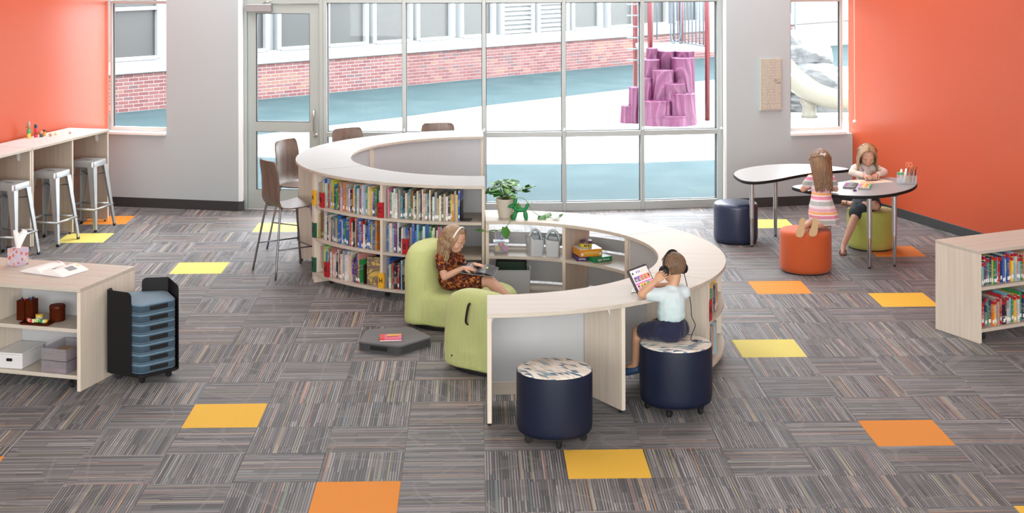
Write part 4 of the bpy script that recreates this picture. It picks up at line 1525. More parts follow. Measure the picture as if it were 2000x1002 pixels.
def make_book(th, dp, h, color, cname, label, group, M, sticker, tape):
    c = .0014 if th < .012 else .002
    mb = MB()
    mb.box(0, 0, 0, c, dp, h).box(th - c, 0, 0, th, dp, h).box(c, 0, 0, th - c, c, h)
    mb.cur = 1
    mb.box(c, c, .003, th - c, dp - .004, h - .003)
    o = mb.build('picture_book', [BOOKC, PAGES], None, recalc=False)
    o.color = color + (1,)
    o.matrix_world = M
    tag(o, label, 'book', group)
    if sticker:
        z = .012 + BRND.random() * .02
        MB().box(.0006, -.0006, z, th - .0006, .0004, z + .028).build('spine_sticker', STICK, o, recalc=False)
    if tape:
        MB().box(-.0004, -.0007, h - .03, th + .0004, .02, h - .004).build('spine_tape', REDTAPE, o, recalc=False)
    BOOK_N[0] += 1
    return o


def fill_row(where, group, place, length, hmin, hmax, tmin, tmax, weights, dmin, dmax, ps=.6, tape=False, maxn=99, lean=.012):
    """place(s) gives the world matrix at distance s along the shelf with x along it and y into it"""
    s, n = 0.0, 0
    run = []
    while s < length and n < maxn:
        th = BRND.uniform(tmin, tmax) * (1.5 if BRND.random() < .08 else 1)
        if s + th > length: break
        n += 1
        k = BRND.choices(range(len(PAL)), weights)[0]
        nm, c = PAL[k]
        c = tuple(min(1, max(0, x * BRND.uniform(.8, 1.2))) for x in c)
        h = BRND.uniform(hmin, hmax)
        dp = BRND.uniform(dmin, dmax)
        a = BRND.gauss(0, lean) * .5
        M = place(s) @ Matrix.Translation((0, BRND.uniform(0, .028), 0)) @ Matrix.Rotation(max(-.05, min(.05, a)), 4, 'Y')
        size = 'thin' if th < (tmin * .6 + tmax * .4) else 'thick' if th > tmax * .92 else ('tall' if h > (hmin + 2 * hmax) / 3 else 'short' if h < (2 * hmin + hmax) / 3 else 'medium')
        make_book(th, dp, h, c, nm, '%s %s book, %s from left on %s' % (size, nm, ordinal(n), where), group, M, BRND.random() < ps, tape and BRND.random() < .8)
        s += th + BRND.uniform(.0006, .0026)
    return n


def arc_place(c, r, a0, z):
    def f(s):
        a = R(a0) + s / r
        return Matrix.Translation((c[0] + r * cos(a), c[1] + r * sin(a), z)) @ Matrix.Rotation(a + pi / 2, 4, 'Z')
    return f


rT_ = RT - .045
d2s = lambda d, r: R(d) * r
for (row, z, spec) in (('top', .7255, ((211.3, 26.4, 'bay one'), (240.9, 22.0, 'bay two'))), ('middle', .4205, ((211.3, 26.6, 'bay one'), (240.9, 20.0, 'bay two'))), ('bottom', .0955, ((211.3, 20.0, 'bay one'), (240.9, 11.5, 'bay two')))):
    for (a, dg, bay_) in spec:
        fill_row('%s shelf, %s of tall bookcase' % (row, bay_), 'books on the %s shelf, %s, tall bookcase' % (row, bay_), arc_place(CT, rT_, a, z), d2s(dg, rT_),
                 .20, .272, .0095, .0225, W_MIX, .19, .25, .55)
rL_ = RL - .045
for (row, z) in (('upper', .4405), ('lower', .1125)):
    fill_row('%s shelf of low curved bookcase' % row, 'books on the %s shelf of the low bookcase' % row, arc_place(CL, rL_, -28.3, z), d2s(17, rL_), .19, .25, .016, .032, W_MIX, .18, .24, .5, maxn=14)
RSM = Matrix.Translation(RSo) @ Matrix.Rotation(RS_rz, 4, 'Z')
for (row, z) in (('upper', .4405), ('lower', .1085)):
    fill_row('%s shelf of unit at photo edge' % row, 'books on the %s shelf of the right edge unit' % row, lambda s, z=z: RSM @ Matrix.Translation((.034 + s, .04, z)), .60, .185, .235, .012, .021, W_DARK, .15, .20, .9, True, maxn=30)

# lettered section markers standing out from the shelves
MK = {'yellow': plain('yellow_marker_card', (.78, .42, .02), .5, vary=.02), 'red': plain('red_marker_card', (.42, .012, .02), .45, vary=.02), 'green': plain('dark_green_marker_card', (.008, .09, .05), .45, vary=.02)}
INK = plain('black_marker_ink', (.008, .008, .008), .5)


def marker(letter, colr, a, z, c=CT, rr=RT, w=.056, h=.138, tilt=0.0, where='tall curved bookcase'):
    t = thing('section_marker', '%s letter %s section marker standing out between books on the %s' % (colr, letter, where), 'section marker', group='lettered section markers')
    t.matrix_world = Matrix.Translation((c[0] + (rr - .008) * cos(R(a)), c[1] + (rr - .008) * sin(R(a)), z)) @ Matrix.Rotation(R(a) + pi / 2 + tilt, 4, 'Z')
    MB().box(-w / 2, -.003, 0, w / 2, .0, h).box(w / 2 - .003, 0, 0, w / 2, .022, h).build('card', MK[colr], t)
    text_obj('letter', letter, .062, INK, t, Matrix.Translation((-.002, -.0036, h * .5)) @ Matrix.Rotation(pi / 2, 4, 'X') @ Matrix.Diagonal((.9, 1, 1, 1)), bold=.0012)
    return t


for L_, c_, a_, z_ in (('A', 'yellow', 210.3, .7262), ('B', 'red', 215.3, .7262), ('C', 'red', 239.6, .7262), ('D', 'green', 210.4, .4212), ('E', 'red', 247.4, .4212), ('F', 'green', 210.1, .0962), ('G', 'red', 217.8, .0962), ('H', 'yellow', 239.9, .0962)):
    marker(L_, c_, a_, z_)
marker('R', 'red', -29.0, .4412, CL, RL, .05, .15, 0, 'low curved bookcase')

# bookends and the face-on picture books
for a_, z_, lb in ((232.0, .0955, 'bottom'), (262.9, .7255, 'top')):
    t = thing('bookend', 'dark bent steel bookend closing the row on the %s shelf of the tall bookcase' % lb, 'bookend')
    t.matrix_world = Matrix.Translation(pol(CT, rT_ - .03, a_, z_)) @ Matrix.Rotation(R(a_) + pi / 2, 4, 'Z')
    MB().box(0, 0, 0, .003, .14, .17).box(.003, 0, 0, .09, .14, .002).build('plate', plain('dark_brown_steel_%s' % lb, (.06, .04, .03), .4, .5), t, bevel=.001)
t = thing('picture_book', 'yellow picture book with a painted animal cover standing face out beside the bookend', 'book')
t.matrix_world = Matrix.Translation(pol(CT, rT_ - .02, 233.6, .0955)) @ Matrix.Rotation(R(233) + pi / 2 + .55, 4, 'Z') @ Matrix.Rotation(-.05, 4, 'X')
FACE = NT('painted_cover')
fv_ = FACE.noise(FACE.coords('Object', (14, 14, 14)), 1.0, 2, .5, 1.5)
FACE = FACE.set(FACE.ramp(fv_, [(.40, (.50, .33, .03)), (.48, (.10, .05, .025)), (.56, (.14, .07, .03)), (.62, (.55, .36, .05))]), .35)
MB().box(0, 0, 0, .19, .003, .245).box(0, .011, 0, .19, .014, .245).box(0, .003, 0, .003, .011, .245).build('cover', FACE, t)
MB().box(.003, .003, .003, .187, .011, .242).build('pages', PAGES, t)
t = thing('picture_book', 'purple edged picture book leaning at the end of the top shelf row', 'book')
t.matrix_world = Matrix.Translation(pol(CT, rT_ - .012, 238.05, .7255)) @ Matrix.Rotation(R(238) + pi / 2 + .5, 4, 'Z') @ Matrix.Rotation(0, 4, 'X')
MB().box(0, 0, 0, .003, .2, .235).build('spine_edge', plain('purple_cover', (.06, .03, .22), .4), t)
MB().box(.003, .002, .002, .011, .2, .233).build('pages', PAGES, t)
MB().box(.011, 0, 0, .0135, .2, .235).build('cover', FACE, t)

# ================================================================== SMALL THINGS, LEFT
# tissue box
TB_rz = LS_rz + pi
t = thing('tissue_box', 'flowered tissue box with a white tissue pulled up, on the low maple shelf', 'tissue box', (-3.50, 11.49, .735), R(-28))
fl = NT('flower_print_card')
vo = fl.n('ShaderNodeTexVoronoi')
vo.inputs['Scale'].default_value = 31
fl.link(fl.coords(), vo.inputs['Vector'])
spc = fl.n('ShaderNodeSeparateColor')
fl.link(vo.outputs['Color'], spc.inputs[0])
pet = fl.ramp(spc.outputs[0], [(0, (.62, .12, .05)), (.3, (.70, .30, .22)), (.55, (.62, .55, .45)), (.8, (.56, .12, .10))], 'CONSTANT')
dd = vo.outputs['Distance']
cf = fl.mix(fl.math('LESS_THAN', dd, .40), (.52, .46, .58), pet)
cf = fl.mix(fl.math('LESS_THAN', dd, .15), cf, (.80, .50, .12))
FLOWER = fl.set(cf, .5)
MB().box(-.056, -.056, 0, .056, .056, .128).build('carton', FLOWER, t, bevel=.002)
MB().prism([(.03 * cos(2 * pi * i / 16), .02 * sin(2 * pi * i / 16)) for i in range(16)], .1275, .1286).build('opening', plain('tissue_slot_film', (.8, .8, .8), .3), t)
TISSUE = plain('white_tissue', (.86, .86, .86), .9, vary=.02)
mb = MB()
rg = []
for i in range(7):
    s = i / 6
    z = .126 + .115 * s
    ring = []
    for k in range(20):
        a = 2 * pi * k / 20
        r = (.016 + .036 * s ** .8) * (1 + .20 * s * sin(3 * a + 1.5 * s) + .14 * sin(7 * a + 2) * s)
        ring.append((r * cos(a) * 1.25 + .006 * s, r * sin(a) * .55 + .01 * s, z + .016 * s * sin(2 * a + .6) + .012 * s * sin(5 * a)))
    rg.append(ring)
rg.append([(x * .35 + .004, y * .35 + .004, z + .006) for x, y, z in rg[-1]])
mb.rings(rg, cap0=False)
mb.build('tissue', TISSUE, t, smooth=True)


def open_book(name, label, cat, M, w, d, page, cover, lift=.03, curl=0.0, prints=()):
    t = thing(name, label, cat)
    t.matrix_world = M
    n = 10
    for sgn, nm in ((-1, 'page_block'), (1, 'page_block')):
        mb = MB()
        top, bot = [], []
        for i in range(n + 1):
            u = i / n
            x = sgn * w * u
            z = lift * sin(pi * min(1, u * 1.02)) ** .8 * (1 - .55 * u) + .004 * (1 - u) + (curl * u * u if sgn > 0 else 0)
            top.append((x, z + .006))
            bot.append((x, max(.0012, z - .004) if curl else .0012))
        for i in range(n):
            (xa, za), (xb, zb) = top[i], top[i + 1]
            (ya, wa), (yb, wb_) = bot[i], bot[i + 1]
            mb.add([(xa, 0, za), (xb, 0, zb), (xb, d, zb), (xa, d, za), (ya, 0, wa), (yb, 0, wb_), (yb, d, wb_), (ya, d, wa)],
                   [(0, 1, 2, 3), (7, 6, 5, 4), (0, 4, 5, 1), (3, 2, 6, 7)] + ([(1, 5, 6, 2)] if i == n - 1 else []) + ([(0, 3, 7, 4)] if i == 0 else []))
        mb.build(nm, page if not isinstance(page, tuple) else page[0 if sgn < 0 else 1], t, smooth=True, angle=40)
        # printed pictures lying on the page
        for (sg, u0, u1, v0, v1, m) in prints:
            if sg != sgn: continue
            q = MB()
            k = 6
            for i in range(k):
                ua, ub = u0 + (u1 - u0) * i / k, u0 + (u1 - u0) * (i + 1) / k
                def zz(u): return lift * sin(pi * min(1, u * 1.02)) ** .8 * (1 - .55 * u) + .004 * (1 - u) + (curl * u * u if sgn > 0 else 0) + .0066 + .0004 * 3
                q.add([(sgn * w * ua, d * v0, zz(ua)), (sgn * w * ub, d * v0, zz(ub)), (sgn * w * ub, d * v1, zz(ub)), (sgn * w * ua, d * v1, zz(ua))], [(0, 1, 2, 3)])
            q.build('picture', m, t)
    MB().box(-w * 1.01, -.003, 0, w * 1.01, d + .003, .0012).build('cover', cover, t)
    return t


PAPER = plain('white_paper', (.80, .78, .76), .6, vary=.02)
LILAC = plain('lilac_cover', (.45, .33, .52), .4)
BLACKP = plain('black_print', (.02, .02, .022), .4)
YELP = plain('yellow_print', (.78, .60, .16), .5)
ROSEP = plain('pink_print', (.62, .30, .45), .5)
open_book('magazine', 'open white magazine lying on the low maple shelf beside the tissue box', 'magazine', Matrix.Translation((-3.22, 11.13, .736)) @ Matrix.Rotation(R(-28), 4, 'Z'), .215, .27, PAPER, LILAC, .045, 0,
          ((1, .55, .8, .42, .72, BLACKP), (1, .30, .38, .16, .27, BLACKP), (1, .12, .3, .42, .56, YELP), (1, .55, .66, .86, .95, YELP), (-1, .2, .7, .86, .93, ROSEP)))

AMBER = clear_plastic('amber_tinted_acrylic', (.36, .07, .022), .16, .08)
M_LS = Matrix.Translation(LSo) @ Matrix.Rotation(LS_rz, 4, 'Z')    # x to the left along the shelf front, -y into it


def on_left_shelf(x, y, z, rz=0): return M_LS @ Matrix.Translation((x, -y, z)) @ Matrix.Rotation(rz, 4, 'Z')


RB = random.Random(5)
COLS = [plain('crayon_%d' % i, c, .45) for i, c in enumerate([(.6, .05, .04), (.75, .45, .03), (.05, .35, .1), (.8, .75, .55), (.05, .15, .45), (.35, .08, .35), (.02, .02, .02), (.75, .2, .03), (.45, .6, .1)])]
t = thing('pencil_cup', 'pair of tall square amber cups full of dark pencils on the upper shelf', 'cup')
t.matrix_world = on_left_shelf(.535, .15, .4405)
for dx in (-.036, .036):
    a, h, w = dx, .155 - (.012 if dx > 0 else 0), .033
    MB().box(a - w, -w, 0, a + w, w, .004).box(a - w, -w, .004, a - w + .003, w, h).box(a + w - .003, -w, .004, a + w, w, h).box(a - w, -w, .004, a + w, -w + .003, h).box(a - w, w - .003, .004, a + w, w, h).build('cup_wall', AMBER, t)
    for k in range(9):
        x, y = a + RB.uniform(-.022, .022), RB.uniform(-.022, .022)
        MB().tube([(x, y, .005), (x + RB.uniform(-.006, .006), y + RB.uniform(-.006, .006), h + RB.uniform(-.01, .022))], .0045, 6).build('pencil', COLS[RB.choice([6, 6, 0, 4])], t)
t = thing('paint_jar', 'small clear jar with yellow lid behind the amber tray', 'jar')
t.matrix_world = on_left_shelf(.425, .135, .4405)
MB().lathe([(0, 0), (.026, 0), (.027, .01), (.027, .03), (.024, .036), (0, .036)], 18).build('jar_body', plain('pale_jar', (.62, .56, .5), .2), t, smooth=True, angle=40)
MB().lathe([(0, .036), (.027, .036), (.027, .052), (0, .053)], 18).build('lid', plain('yellow_lid', (.62, .42, .03), .4), t, smooth=True, angle=40)
t = thing('bead_tray', 'shallow amber tray of coloured beads at the front of the upper shelf', 'tray')
t.matrix_world = on_left_shelf(.405, .075, .4405, R(4))
P_ = round_poly([(-.115, -.055), (.115, -.055), (.115, .055), (-.115, .055)], .03)
MB().prism(P_, 0, .006).build('tray_base', AMBER, t)
MB().tube([(x, y, .008) for x, y in P_], .006, 6, closed=True).build('tray_rim', AMBER, t, smooth=True)
for k in range(13):
    MB().lathe([(.004, -.009), (.013, -.008), (.014, 0), (.013, .008), (.004, .009)], 12, Matrix.Translation((-.075 + .0125 * k, .012 * sin(k * .9), .021)) @ Matrix.Rotation(R(70), 4, 'Y') @ Matrix.Rotation(.2 * k, 4, 'X')).build('bead', COLS[[1, 3, 2, 2, 3, 2, 3, 8, 3, 0, 3, 5, 7][k]], t, smooth=True, angle=50)
t = thing('amber_canister', 'round amber canister with lid holding red pieces on the upper shelf', 'canister')
t.matrix_world = on_left_shelf(.31, .19, .4405)
MB().lathe([(.052, 0), (.056, .003), (.056, .088), (.053, .088), (.053, .005), (0, .004), (0, 0)], 28).build('canister_wall', AMBER, t, smooth=True, angle=40)
MB().lathe([(0, .090), (.058, .090), (.058, .105), (.054, .115), (0, .116)], 28).build('lid', AMBER, t, smooth=True, angle=40)
for k in range(9): MB().ell((RB.uniform(-.03, .03), RB.uniform(-.03, .03), .014 + .008 * k), .013, 8, 6).build('red_piece', COLS[RB.choice([0, 0, 1, 7])], t, smooth=True)
t = thing('storage_box', 'white lidded storage box with oval grip hole on the bottom shelf', 'box')
t.matrix_world = on_left_shelf(.612, .175, .1085, R(4))
WPL = plain('white_box_plastic', (.70, .69, .70), .35, vary=.02)
def trbox(w, d, h, k): return [[(sx * w * q, sy * d * q, z) for sx, sy in ((-1, -1), (1, -1), (1, 1), (-1, 1))] for z, q in ((0, k), (h, 1))]
MB().rings(trbox(.105, .155, .105, .93)).build('box_body', WPL, t, bevel=.008, bseg=2)
MB().box(-.108, -.158, .105, .108, .158, .119).build('lid', WPL, t, bevel=.004)
MB().prism(round_poly([(-.024, -.011), (.024, -.011), (.024, .011), (-.024, .011)], .009), -.001, .002, Matrix.Translation((0, .153, .068)) @ Matrix.Rotation(pi / 2, 4, 'X')).build('grip_hole', BLACK_PLASTIC, t)
BASKET = clear_plastic('clear_grey_basket_plastic', (.72, .70, .73), .22, .12)
for k, (z, col, nm) in enumerate(((.1085, (.62, .16, .18), 'lower clear basket with pink sheets stacked under another on the bottom shelf'), (.1985, (.62, .36, .20), 'upper clear basket with tan paper stacked on the basket of pink sheets'))):
    t = thing('clear_basket', nm, 'basket')
    t.matrix_world = on_left_shelf(.225, .165, z, R(-2))
    W_, D_, H_ = .105, .145, .086
    MB().box(-W_, -D_, 0, W_, D_, .003).build('base', BASKET, t)
    for nm_, b in (('side', (-W_, -D_, .003, -W_ + .003, D_, H_)), ('side', (W_ - .003, -D_, .003, W_, D_, H_)), ('front', (-W_, D_ - .003, .003, W_, D_, H_)), ('back', (-W_, -D_, .003, W_, -D_ + .003, H_))):
        MB().box(*b).build(nm_ + '_wall', BASKET, t)
    rim = MB()
    for zz in (.018, .034, .050, .066, H_ - .002):
        rim.tube([(-W_, -D_, zz), (W_, -D_, zz), (W_, D_, zz), (-W_, D_, zz)], .0016, 4, closed=True)
    rim.build('ribs', BASKET, t)
    MB().box(-W_ + .012, -D_ + .012, .004, W_ - .012, D_ - .02, .03).build('paper_stack', plain('paper_stack_%d' % k, col, .7), t)
    if k == 0: MB().box(-W_ + .004, -D_ + .004, .0302, W_ - .004, D_ - .004, .034).build('card_sheet', plain('pink_card', (.66, .20, .24), .6), t)

# wooden peg figures on the counter
WD = {n: plain('painted_wood_' + n, c, .4, vary=.03) for n, c in dict(yellow=(.75, .55, .08), green=(.08, .38, .14), skin=(.38, .2, .1), grey=(.32, .30, .26), red=(.58, .04, .05), dark=(.02, .04, .055), orange=(.75, .36, .04), brown=(.22, .05, .02), tan=(.52, .30, .17), lemon=(.72, .72, .35), char=(.07, .075, .08)).items()}


def peg(label, loc, segs):
    t = thing('peg_figure', label, 'toy', loc, 0, 'painted wooden figures on the counter')
    z = 0
    for nm, m, prof in segs:
        MB().lathe([(r, z + dz) for r, dz in prof], 16).build(nm, WD[m], t, smooth=True, angle=50)
        z += prof[-1][1]
    return t


def cyl(r, h, k=1.0): return [(0, 0), (r * .92, 0), (r, h * .12), (r * k, h * .88), (r * k * .92, h), (0, h)]
def ball(r): return [(0, 0)] + [(r * sin(R(a)), r - r * cos(R(a))) for a in (30, 60, 90, 120, 150)] + [(0, 2 * r)]


pf1 = peg('tall wooden figure of grey cap, tan head, green coat and yellow legs', (-4.855, 16.33, 1.05), (('legs', 'yellow', cyl(.021, .052)), ('coat', 'green', cyl(.023, .052, .85)), ('head', 'skin', ball(.017)), ('cap', 'grey', [(0, 0), (.015, 0), (.015, .03), (.008, .045), (0, .047)])))
MB().ell((-.022, 0, .122), .012, 10, 8).build('arm', WD['skin'], pf1, smooth=True)
peg('wooden figure of black hat and red coat standing on a red block', (-4.80, 16.40, 1.05), (('block', 'red', cyl(.02, .03)), ('legs', 'brown', cyl(.016, .024)), ('coat', 'red', cyl(.019, .048, .9)), ('hat', 'dark', [(0, 0), (.017, .002), (.019, .02), (.014, .038), (0, .045)])))
peg('small wooden figure of tan head on a charcoal block', (-4.745, 16.42, 1.05), (('block', 'char', cyl(.022, .03)), ('head', 'tan', ball(.019))))
peg('wooden figure of orange body and flat brown hat', (-4.735, 16.50, 1.05), (('body', 'orange', cyl(.016, .048)), ('hat', 'brown', cyl(.021, .024))))
peg('brown wooden ball lying beside the orange figure', (-4.66, 16.47, 1.05), (('ball', 'tan', ball(.018)),))
peg('lemon wooden ball lying behind the brown ball', (-4.63, 16.58, 1.05), (('ball', 'lemon', ball(.019)),))
peg('small tan wooden ball lying alone on the white counter', (-4.50, 16.66, 1.05), (('ball', 'tan', ball(.014)),))

# ================================================================== ON AND IN THE LOW RING
# potted pothos
t = thing('potted_plant', 'trailing green pothos in a cream pot on the low curved shelf', 'plant', (.275, 13.17, .75))
POT = plain('cream_ceramic_pot', (.58, .53, .45), .45, vary=.03)
MB().lathe([(0, 0), (.058, 0), (.062, .004), (.088, .165), (.090, .170), (.084, .170), (.078, .15), (0, .148)], 32).build('pot', POT, t, smooth=True, angle=45)
MB().lathe([(0, .149), (.077, .149), (.06, .156), (0, .160)], 20).build('soil', plain('potting_soil', (.05, .03, .02), .95), t, smooth=True)
LEAF = NT('pothos_leaf')
oi = LEAF.n('ShaderNodeObjectInfo')
lf_ = LEAF.noise(LEAF.coords('Object', (30, 30, 30)), 1, 3)
lc = LEAF.ramp(LEAF.math('ADD', LEAF.math('MULTIPLY', lf_, .5), LEAF.math('MULTIPLY', oi.outputs['Random'], .5)), [(.25, (.012, .075, .012)), (.55, (.035, .17, .022)), (.78, (.10, .29, .035)), (.92, (.30, .42, .08))])
LEAF = LEAF.set(lc, .35, 0, .5)
STEM = plain('green_stem', (.18, .28, .06), .5)
lm = []
for var in range(3):
    mb = MB()
    n = 8
    rows = []
    for i in range(n + 1):
        u = i / n
        w = .5 * (sin(pi * min(1, u * .93 + .07)) ** .75) * (1 - .35 * u) * (1.12 - .0 * var)
        if i == n: w = .01
        back = -.10 if 0 < i < 3 else 0
        droop = -.16 * u * u - .05 * var * u
        rows.append([V((-w, u + (back * .0 if i else 0), droop - .0)), V((-w * .5, u + .02, droop + .05)), V((0, u + .03, droop + .015)), V((w * .5, u + .02, droop + .05)), V((w, u, droop))])
    rows[0] = [V((-.26, -.10, 0)), V((-.16, -.06, .03)), V((0, .02, 0)), V((.16, -.06, .03)), V((.26, -.10, 0))]
    vs = [p for r in rows for p in r]
    fs = [(i * 5 + j, i * 5 + j + 1, i * 5 + 6 + j, i * 5 + 5 + j) for i in range(n) for j in range(4)]
    mb.add(vs, fs)
    o = mb.build('leaf', LEAF, None, smooth=True, recalc=False)
    lm.append(o.data)
    bpy.data.objects.remove(o)
PR = random.Random(21)


def leaf(p, d, size, roll=0.0):
    o = bpy.data.objects.new('leaf', PR.choice(lm))
    COL.objects.link(o)
    o.parent = t
    d = V(d).normalized()
    q = d.to_track_quat('Y', 'Z')
    o.matrix_local = Matrix.Translation(p) @ q.to_matrix().to_4x4() @ Matrix.Rotation(roll, 4, 'Y') @ Matrix.Diagonal((size, size, size, 1))


for k in range(46):
    a = PR.uniform(0, 2 * pi)
    e = PR.uniform(.15, 1.35)
    r = PR.uniform(.05, .135)
    p = V((r * cos(a) * sin(e) * 1.25, r * sin(a) * sin(e) * 1.1, .185 + .135 * cos(e) * PR.uniform(.7, 1.1)))
    MB().tube([(p.x * .15, p.y * .15, .155), (p.x * .6, p.y * .6, p.z * .95), tuple(p)], .0022, 5).build('stem', STEM, t, smooth=True)
    leaf(p, (cos(a), sin(a), PR.uniform(-.5, .45)), PR.uniform(.062, .098), PR.uniform(-.5, .5))


def vine(pts, leaves):
    P = smooth_path(pts, 8)
    MB().tube(P, .0026, 6).build('vine', STEM, t, smooth=True)
    for (u, d, s) in leaves: leaf(P[int(u * (len(P) - 1))], d, s, PR.uniform(-.3, .3))


vine([(.03, -.03, .16), (.085, -.06, .165), (.09, -.085, .09), (.06, -.12, .016), (.045, -.178, .010), (-.01, -.205, -.05), (-.13, -.21, -.092), (-.21, -.205, -.07)],
     [(.22, (.1, -.5, -.9), .085), (.36, (-.6, -.5, -.5), .06), (.72, (.2, -.5, -.9), .095), (.80, (-.9, -.3, .25), .085), (.97, (-1, -.1, .3), .07)])
vine([(.03, .0, .16), (.16, -.03, .17), (.24, -.05, .06), (.33, -.09, .018), (.42, -.10, .012), (.48, -.10, .02)],
     [(.30, (.7, -.3, .5), .075), (.42, (.8, -.2, .1), .07), (.55, (.3, -.9, -.3), .085), (.66, (.5, .7, .5), .08), (.80, (.6, -.7, .3), .075), (.97, (.6, .2, .7), .045)])
vine([(.02, .02, .16), (.14, .02, .24), (.22, .0, .27)], [(.6, (.8, 0, .2), .08), (1.0, (.9, -.2, .3), .05), (.8, (.3, -.5, .8), .05)])

# green balloon animal figurine
DOGM = plain('dark_green_flocked_figurine', (.006, .20, .055), .5, vary=.05)
t = thing('balloon_animal_figurine', 'green four legged balloon animal figurine beside the cream plant pot', 'figurine', (.405, 13.055, .75), R(-4))
def bal(nm, a, b, r, parent=None):
    a, b = V(a), V(b)
    n = 9
    pts = [a.lerp(b, i / n) for i in range(n + 1)]
    rr = [r * max(.22, sin(pi * (.08 + .84 * i / n)) ** .45) for i in range(n + 1)]
    return MB().tube(pts, rr, 14).build(nm, DOGM, t, smooth=True)
for y in (-.017, .017):
    bal('leg', (-.042, y, .078), (-.062, y * 1.1, .0), .0195)
    bal('leg', (.036, y, .078), (.052, y * 1.1, .0), .0195)
bal('body', (-.048, 0, .086), (.048, 0, .086), .021)
bal('neck', (-.040, 0, .075), (-.050, 0, .125), .018)
bal('head', (-.042, 0, .128), (-.105, 0, .112), .0175)
bal('ear', (-.052, -.012, .122), (-.046, -.014, .192), .0155)
bal('ear', (-.052, .012, .122), (-.040, .014, .188), .0155)
bal('tail', (.042, 0, .082), (.068, 0, .148), .0155)
MB().ell((-.108, 0, .112), .006, 8, 6).build('nose_knot', DOGM, t, smooth=True)

# toy container, caddies, games, file bin
CLEAR = clear_plastic('clear_plastic', (.93, .95, .97), .16, .06)
FROST = clear_plastic('frosted_white_plastic', (.75, .77, .80), .62, .35)
t = thing('toy_container', 'small clear container of coloured dough balls on the left of the open shelf', 'container', (.235, 13.19, .4425))
W_ = .062
MB().box(-W_, -W_ * .8, 0, W_, W_ * .8, .003).box(-W_, -W_ * .8, .003, -W_ + .002, W_ * .8, .09).box(W_ - .002, -W_ * .8, .003, W_, W_ * .8, .09).box(-W_, -W_ * .8, .003, W_, -W_ * .8 + .002, .09).box(-W_, W_ * .8 - .002, .003, W_, W_ * .8, .09).build('container_wall', CLEAR, t)
MB().box(-W_ - .006, -W_ * .8 - .006, .09, W_ + .006, W_ * .8 + .006, .096).build('lid', FROST, t)
for (x, y, z, c) in ((-.034, -.02, .032, (.75, .50, .02)), (.034, -.02, .032, (.62, .06, .22)), (.0, .01, .066, (.62, .05, .08)), (.02, .02, .03, (.3, .2, .6))):
    MB().ell((x, y, z), .0275, 14, 10).build('dough_ball', plain('dough_%d' % int(c[0] * 100), c, .6), t, smooth=True)
t = thing('toy_holder', 'clear block with purple looped cord standing on the dough container', 'toy', (.225, 13.19, .5388))
MB().box(-.045, -.025, 0, .045, -.021, .09).box(-.045, .021, 0, .045, .025, .09).box(-.045, -.021, 0, .045, .021, .003).build('holder_wall', CLEAR, t)
MB().tube(smooth_path([(-.02, 0, .012), (-.03, 0, .05), (-.015, -.01, .078), (.012, 0, .07), (.0, .01, .03), (.02, -.01, .02), (.03, 0, .055), (.008, .008, .06), (-.018, 0, .035), (.005, -.008, .014), (.028, 0, .012)], 6), .0042, 8).build('looped_cord', plain('purple_cord', (.12, .03, .33), .5), t, smooth=True)
HAND_T = plain('teal_handle_band', (.02, .18, .21), .35)
HAND_W = plain('pale_grey_handle', (.55, .57, .58), .3)
for k, (x, y, rz) in enumerate(((.53, 13.055, R(18)), (.685, 13.01, R(-6)))):
    t = thing('handled_caddy', ('frosted white caddy with arched handle, the one nearer the container of dough balls', 'frosted white caddy with arched handle, touching the shelf divider')[k], 'caddy', (x, y, .4425), rz, 'frosted caddies on the open shelf')
    w, d, h = .066, .085, .135
    P0 = round_poly([(-w * .85, -d * .85), (w * .85, -d * .85), (w * .85, d * .85), (-w * .85, d * .85)], .02, 3)
    P1 = round_poly([(-w, -d), (w, -d), (w, d), (-w, d)], .022, 3)
    hh = [h + .035 * (abs(x) / w) ** 2 * (1 if x < 0 else .3) for x, y in P1]
    MB().rings([[(x, y, 0) for x, y in P0], [(x, y, z) for (x, y), z in zip(P1, hh)], [(x * .95, y * .96, z) for (x, y), z in zip(P1, hh)], [(x * .93, y * .93, .006) for x, y in P0]]).build('tub', FROST, t, smooth=True, angle=40)
    AR = [(0 + .0 * i, .075 * cos(R(180 * i / 14)), h - .02 + .105 * sin(R(180 * i / 14))) for i in range(15)]
    AR = [(y * .8, 0, z) for x, y, z in AR]
    MB().tube(AR, .010, 10, sx=1.1).build('handle', HAND_W, t, smooth=True)
    MB().tube([(x * .86, -.002, z - .009) for x, y, z in AR], .0055, 8).build('handle_band', HAND_T, t, smooth=True)
GA = R(12)
def game(name, label, x, y, z, w, d, h, m, rz, cat='game'):
    t = thing(name, label, cat, (x, y, z), rz)
    MB().box(-w, -d, 0, w, d, h * .48).build('box_base', m[1], t, bevel=.001)
    MB().box(-w - .002, -d - .002, h * .30, w + .002, d + .002, h).build('lid', m[0], t, bevel=.001)
    return t
G_PUR, G_GRN = plain('purple_game_card', (.07, .03, .13), .4), plain('green_game_card', (.01, .22, .07), .4)
G_ORG, G_WHT = plain('orange_game_card', (.70, .28, .02), .4), plain('white_game_card', (.78, .8, .8), .25)
LBLW = plain('white_print', (.8, .8, .78), .5)
def face_text(par, tx, size, m, x, yfront, z, rz=0): return text_obj('lettering', tx, size, m, par, Matrix.Translation((x, yfront, z)) @ Matrix.Rotation(pi / 2, 4, 'X'), bold=.0003)
gm = thing('game_box', 'flat green Sight Words game box at the bottom of the game stack', 'game', (1.035, 12.815, .4425), R(28))
MB().box(-.062, -.105, 0, .112, .105, .042).build('box', G_GRN, gm, bevel=.001)
face_text(gm, 'Sight Words', .023, LBLW, .025, -.1056, .021)
gm = thing('game_box', 'flat purple lettered game box beside the green one under the orange box', 'game', (.925, 12.87, .4425), R(8))
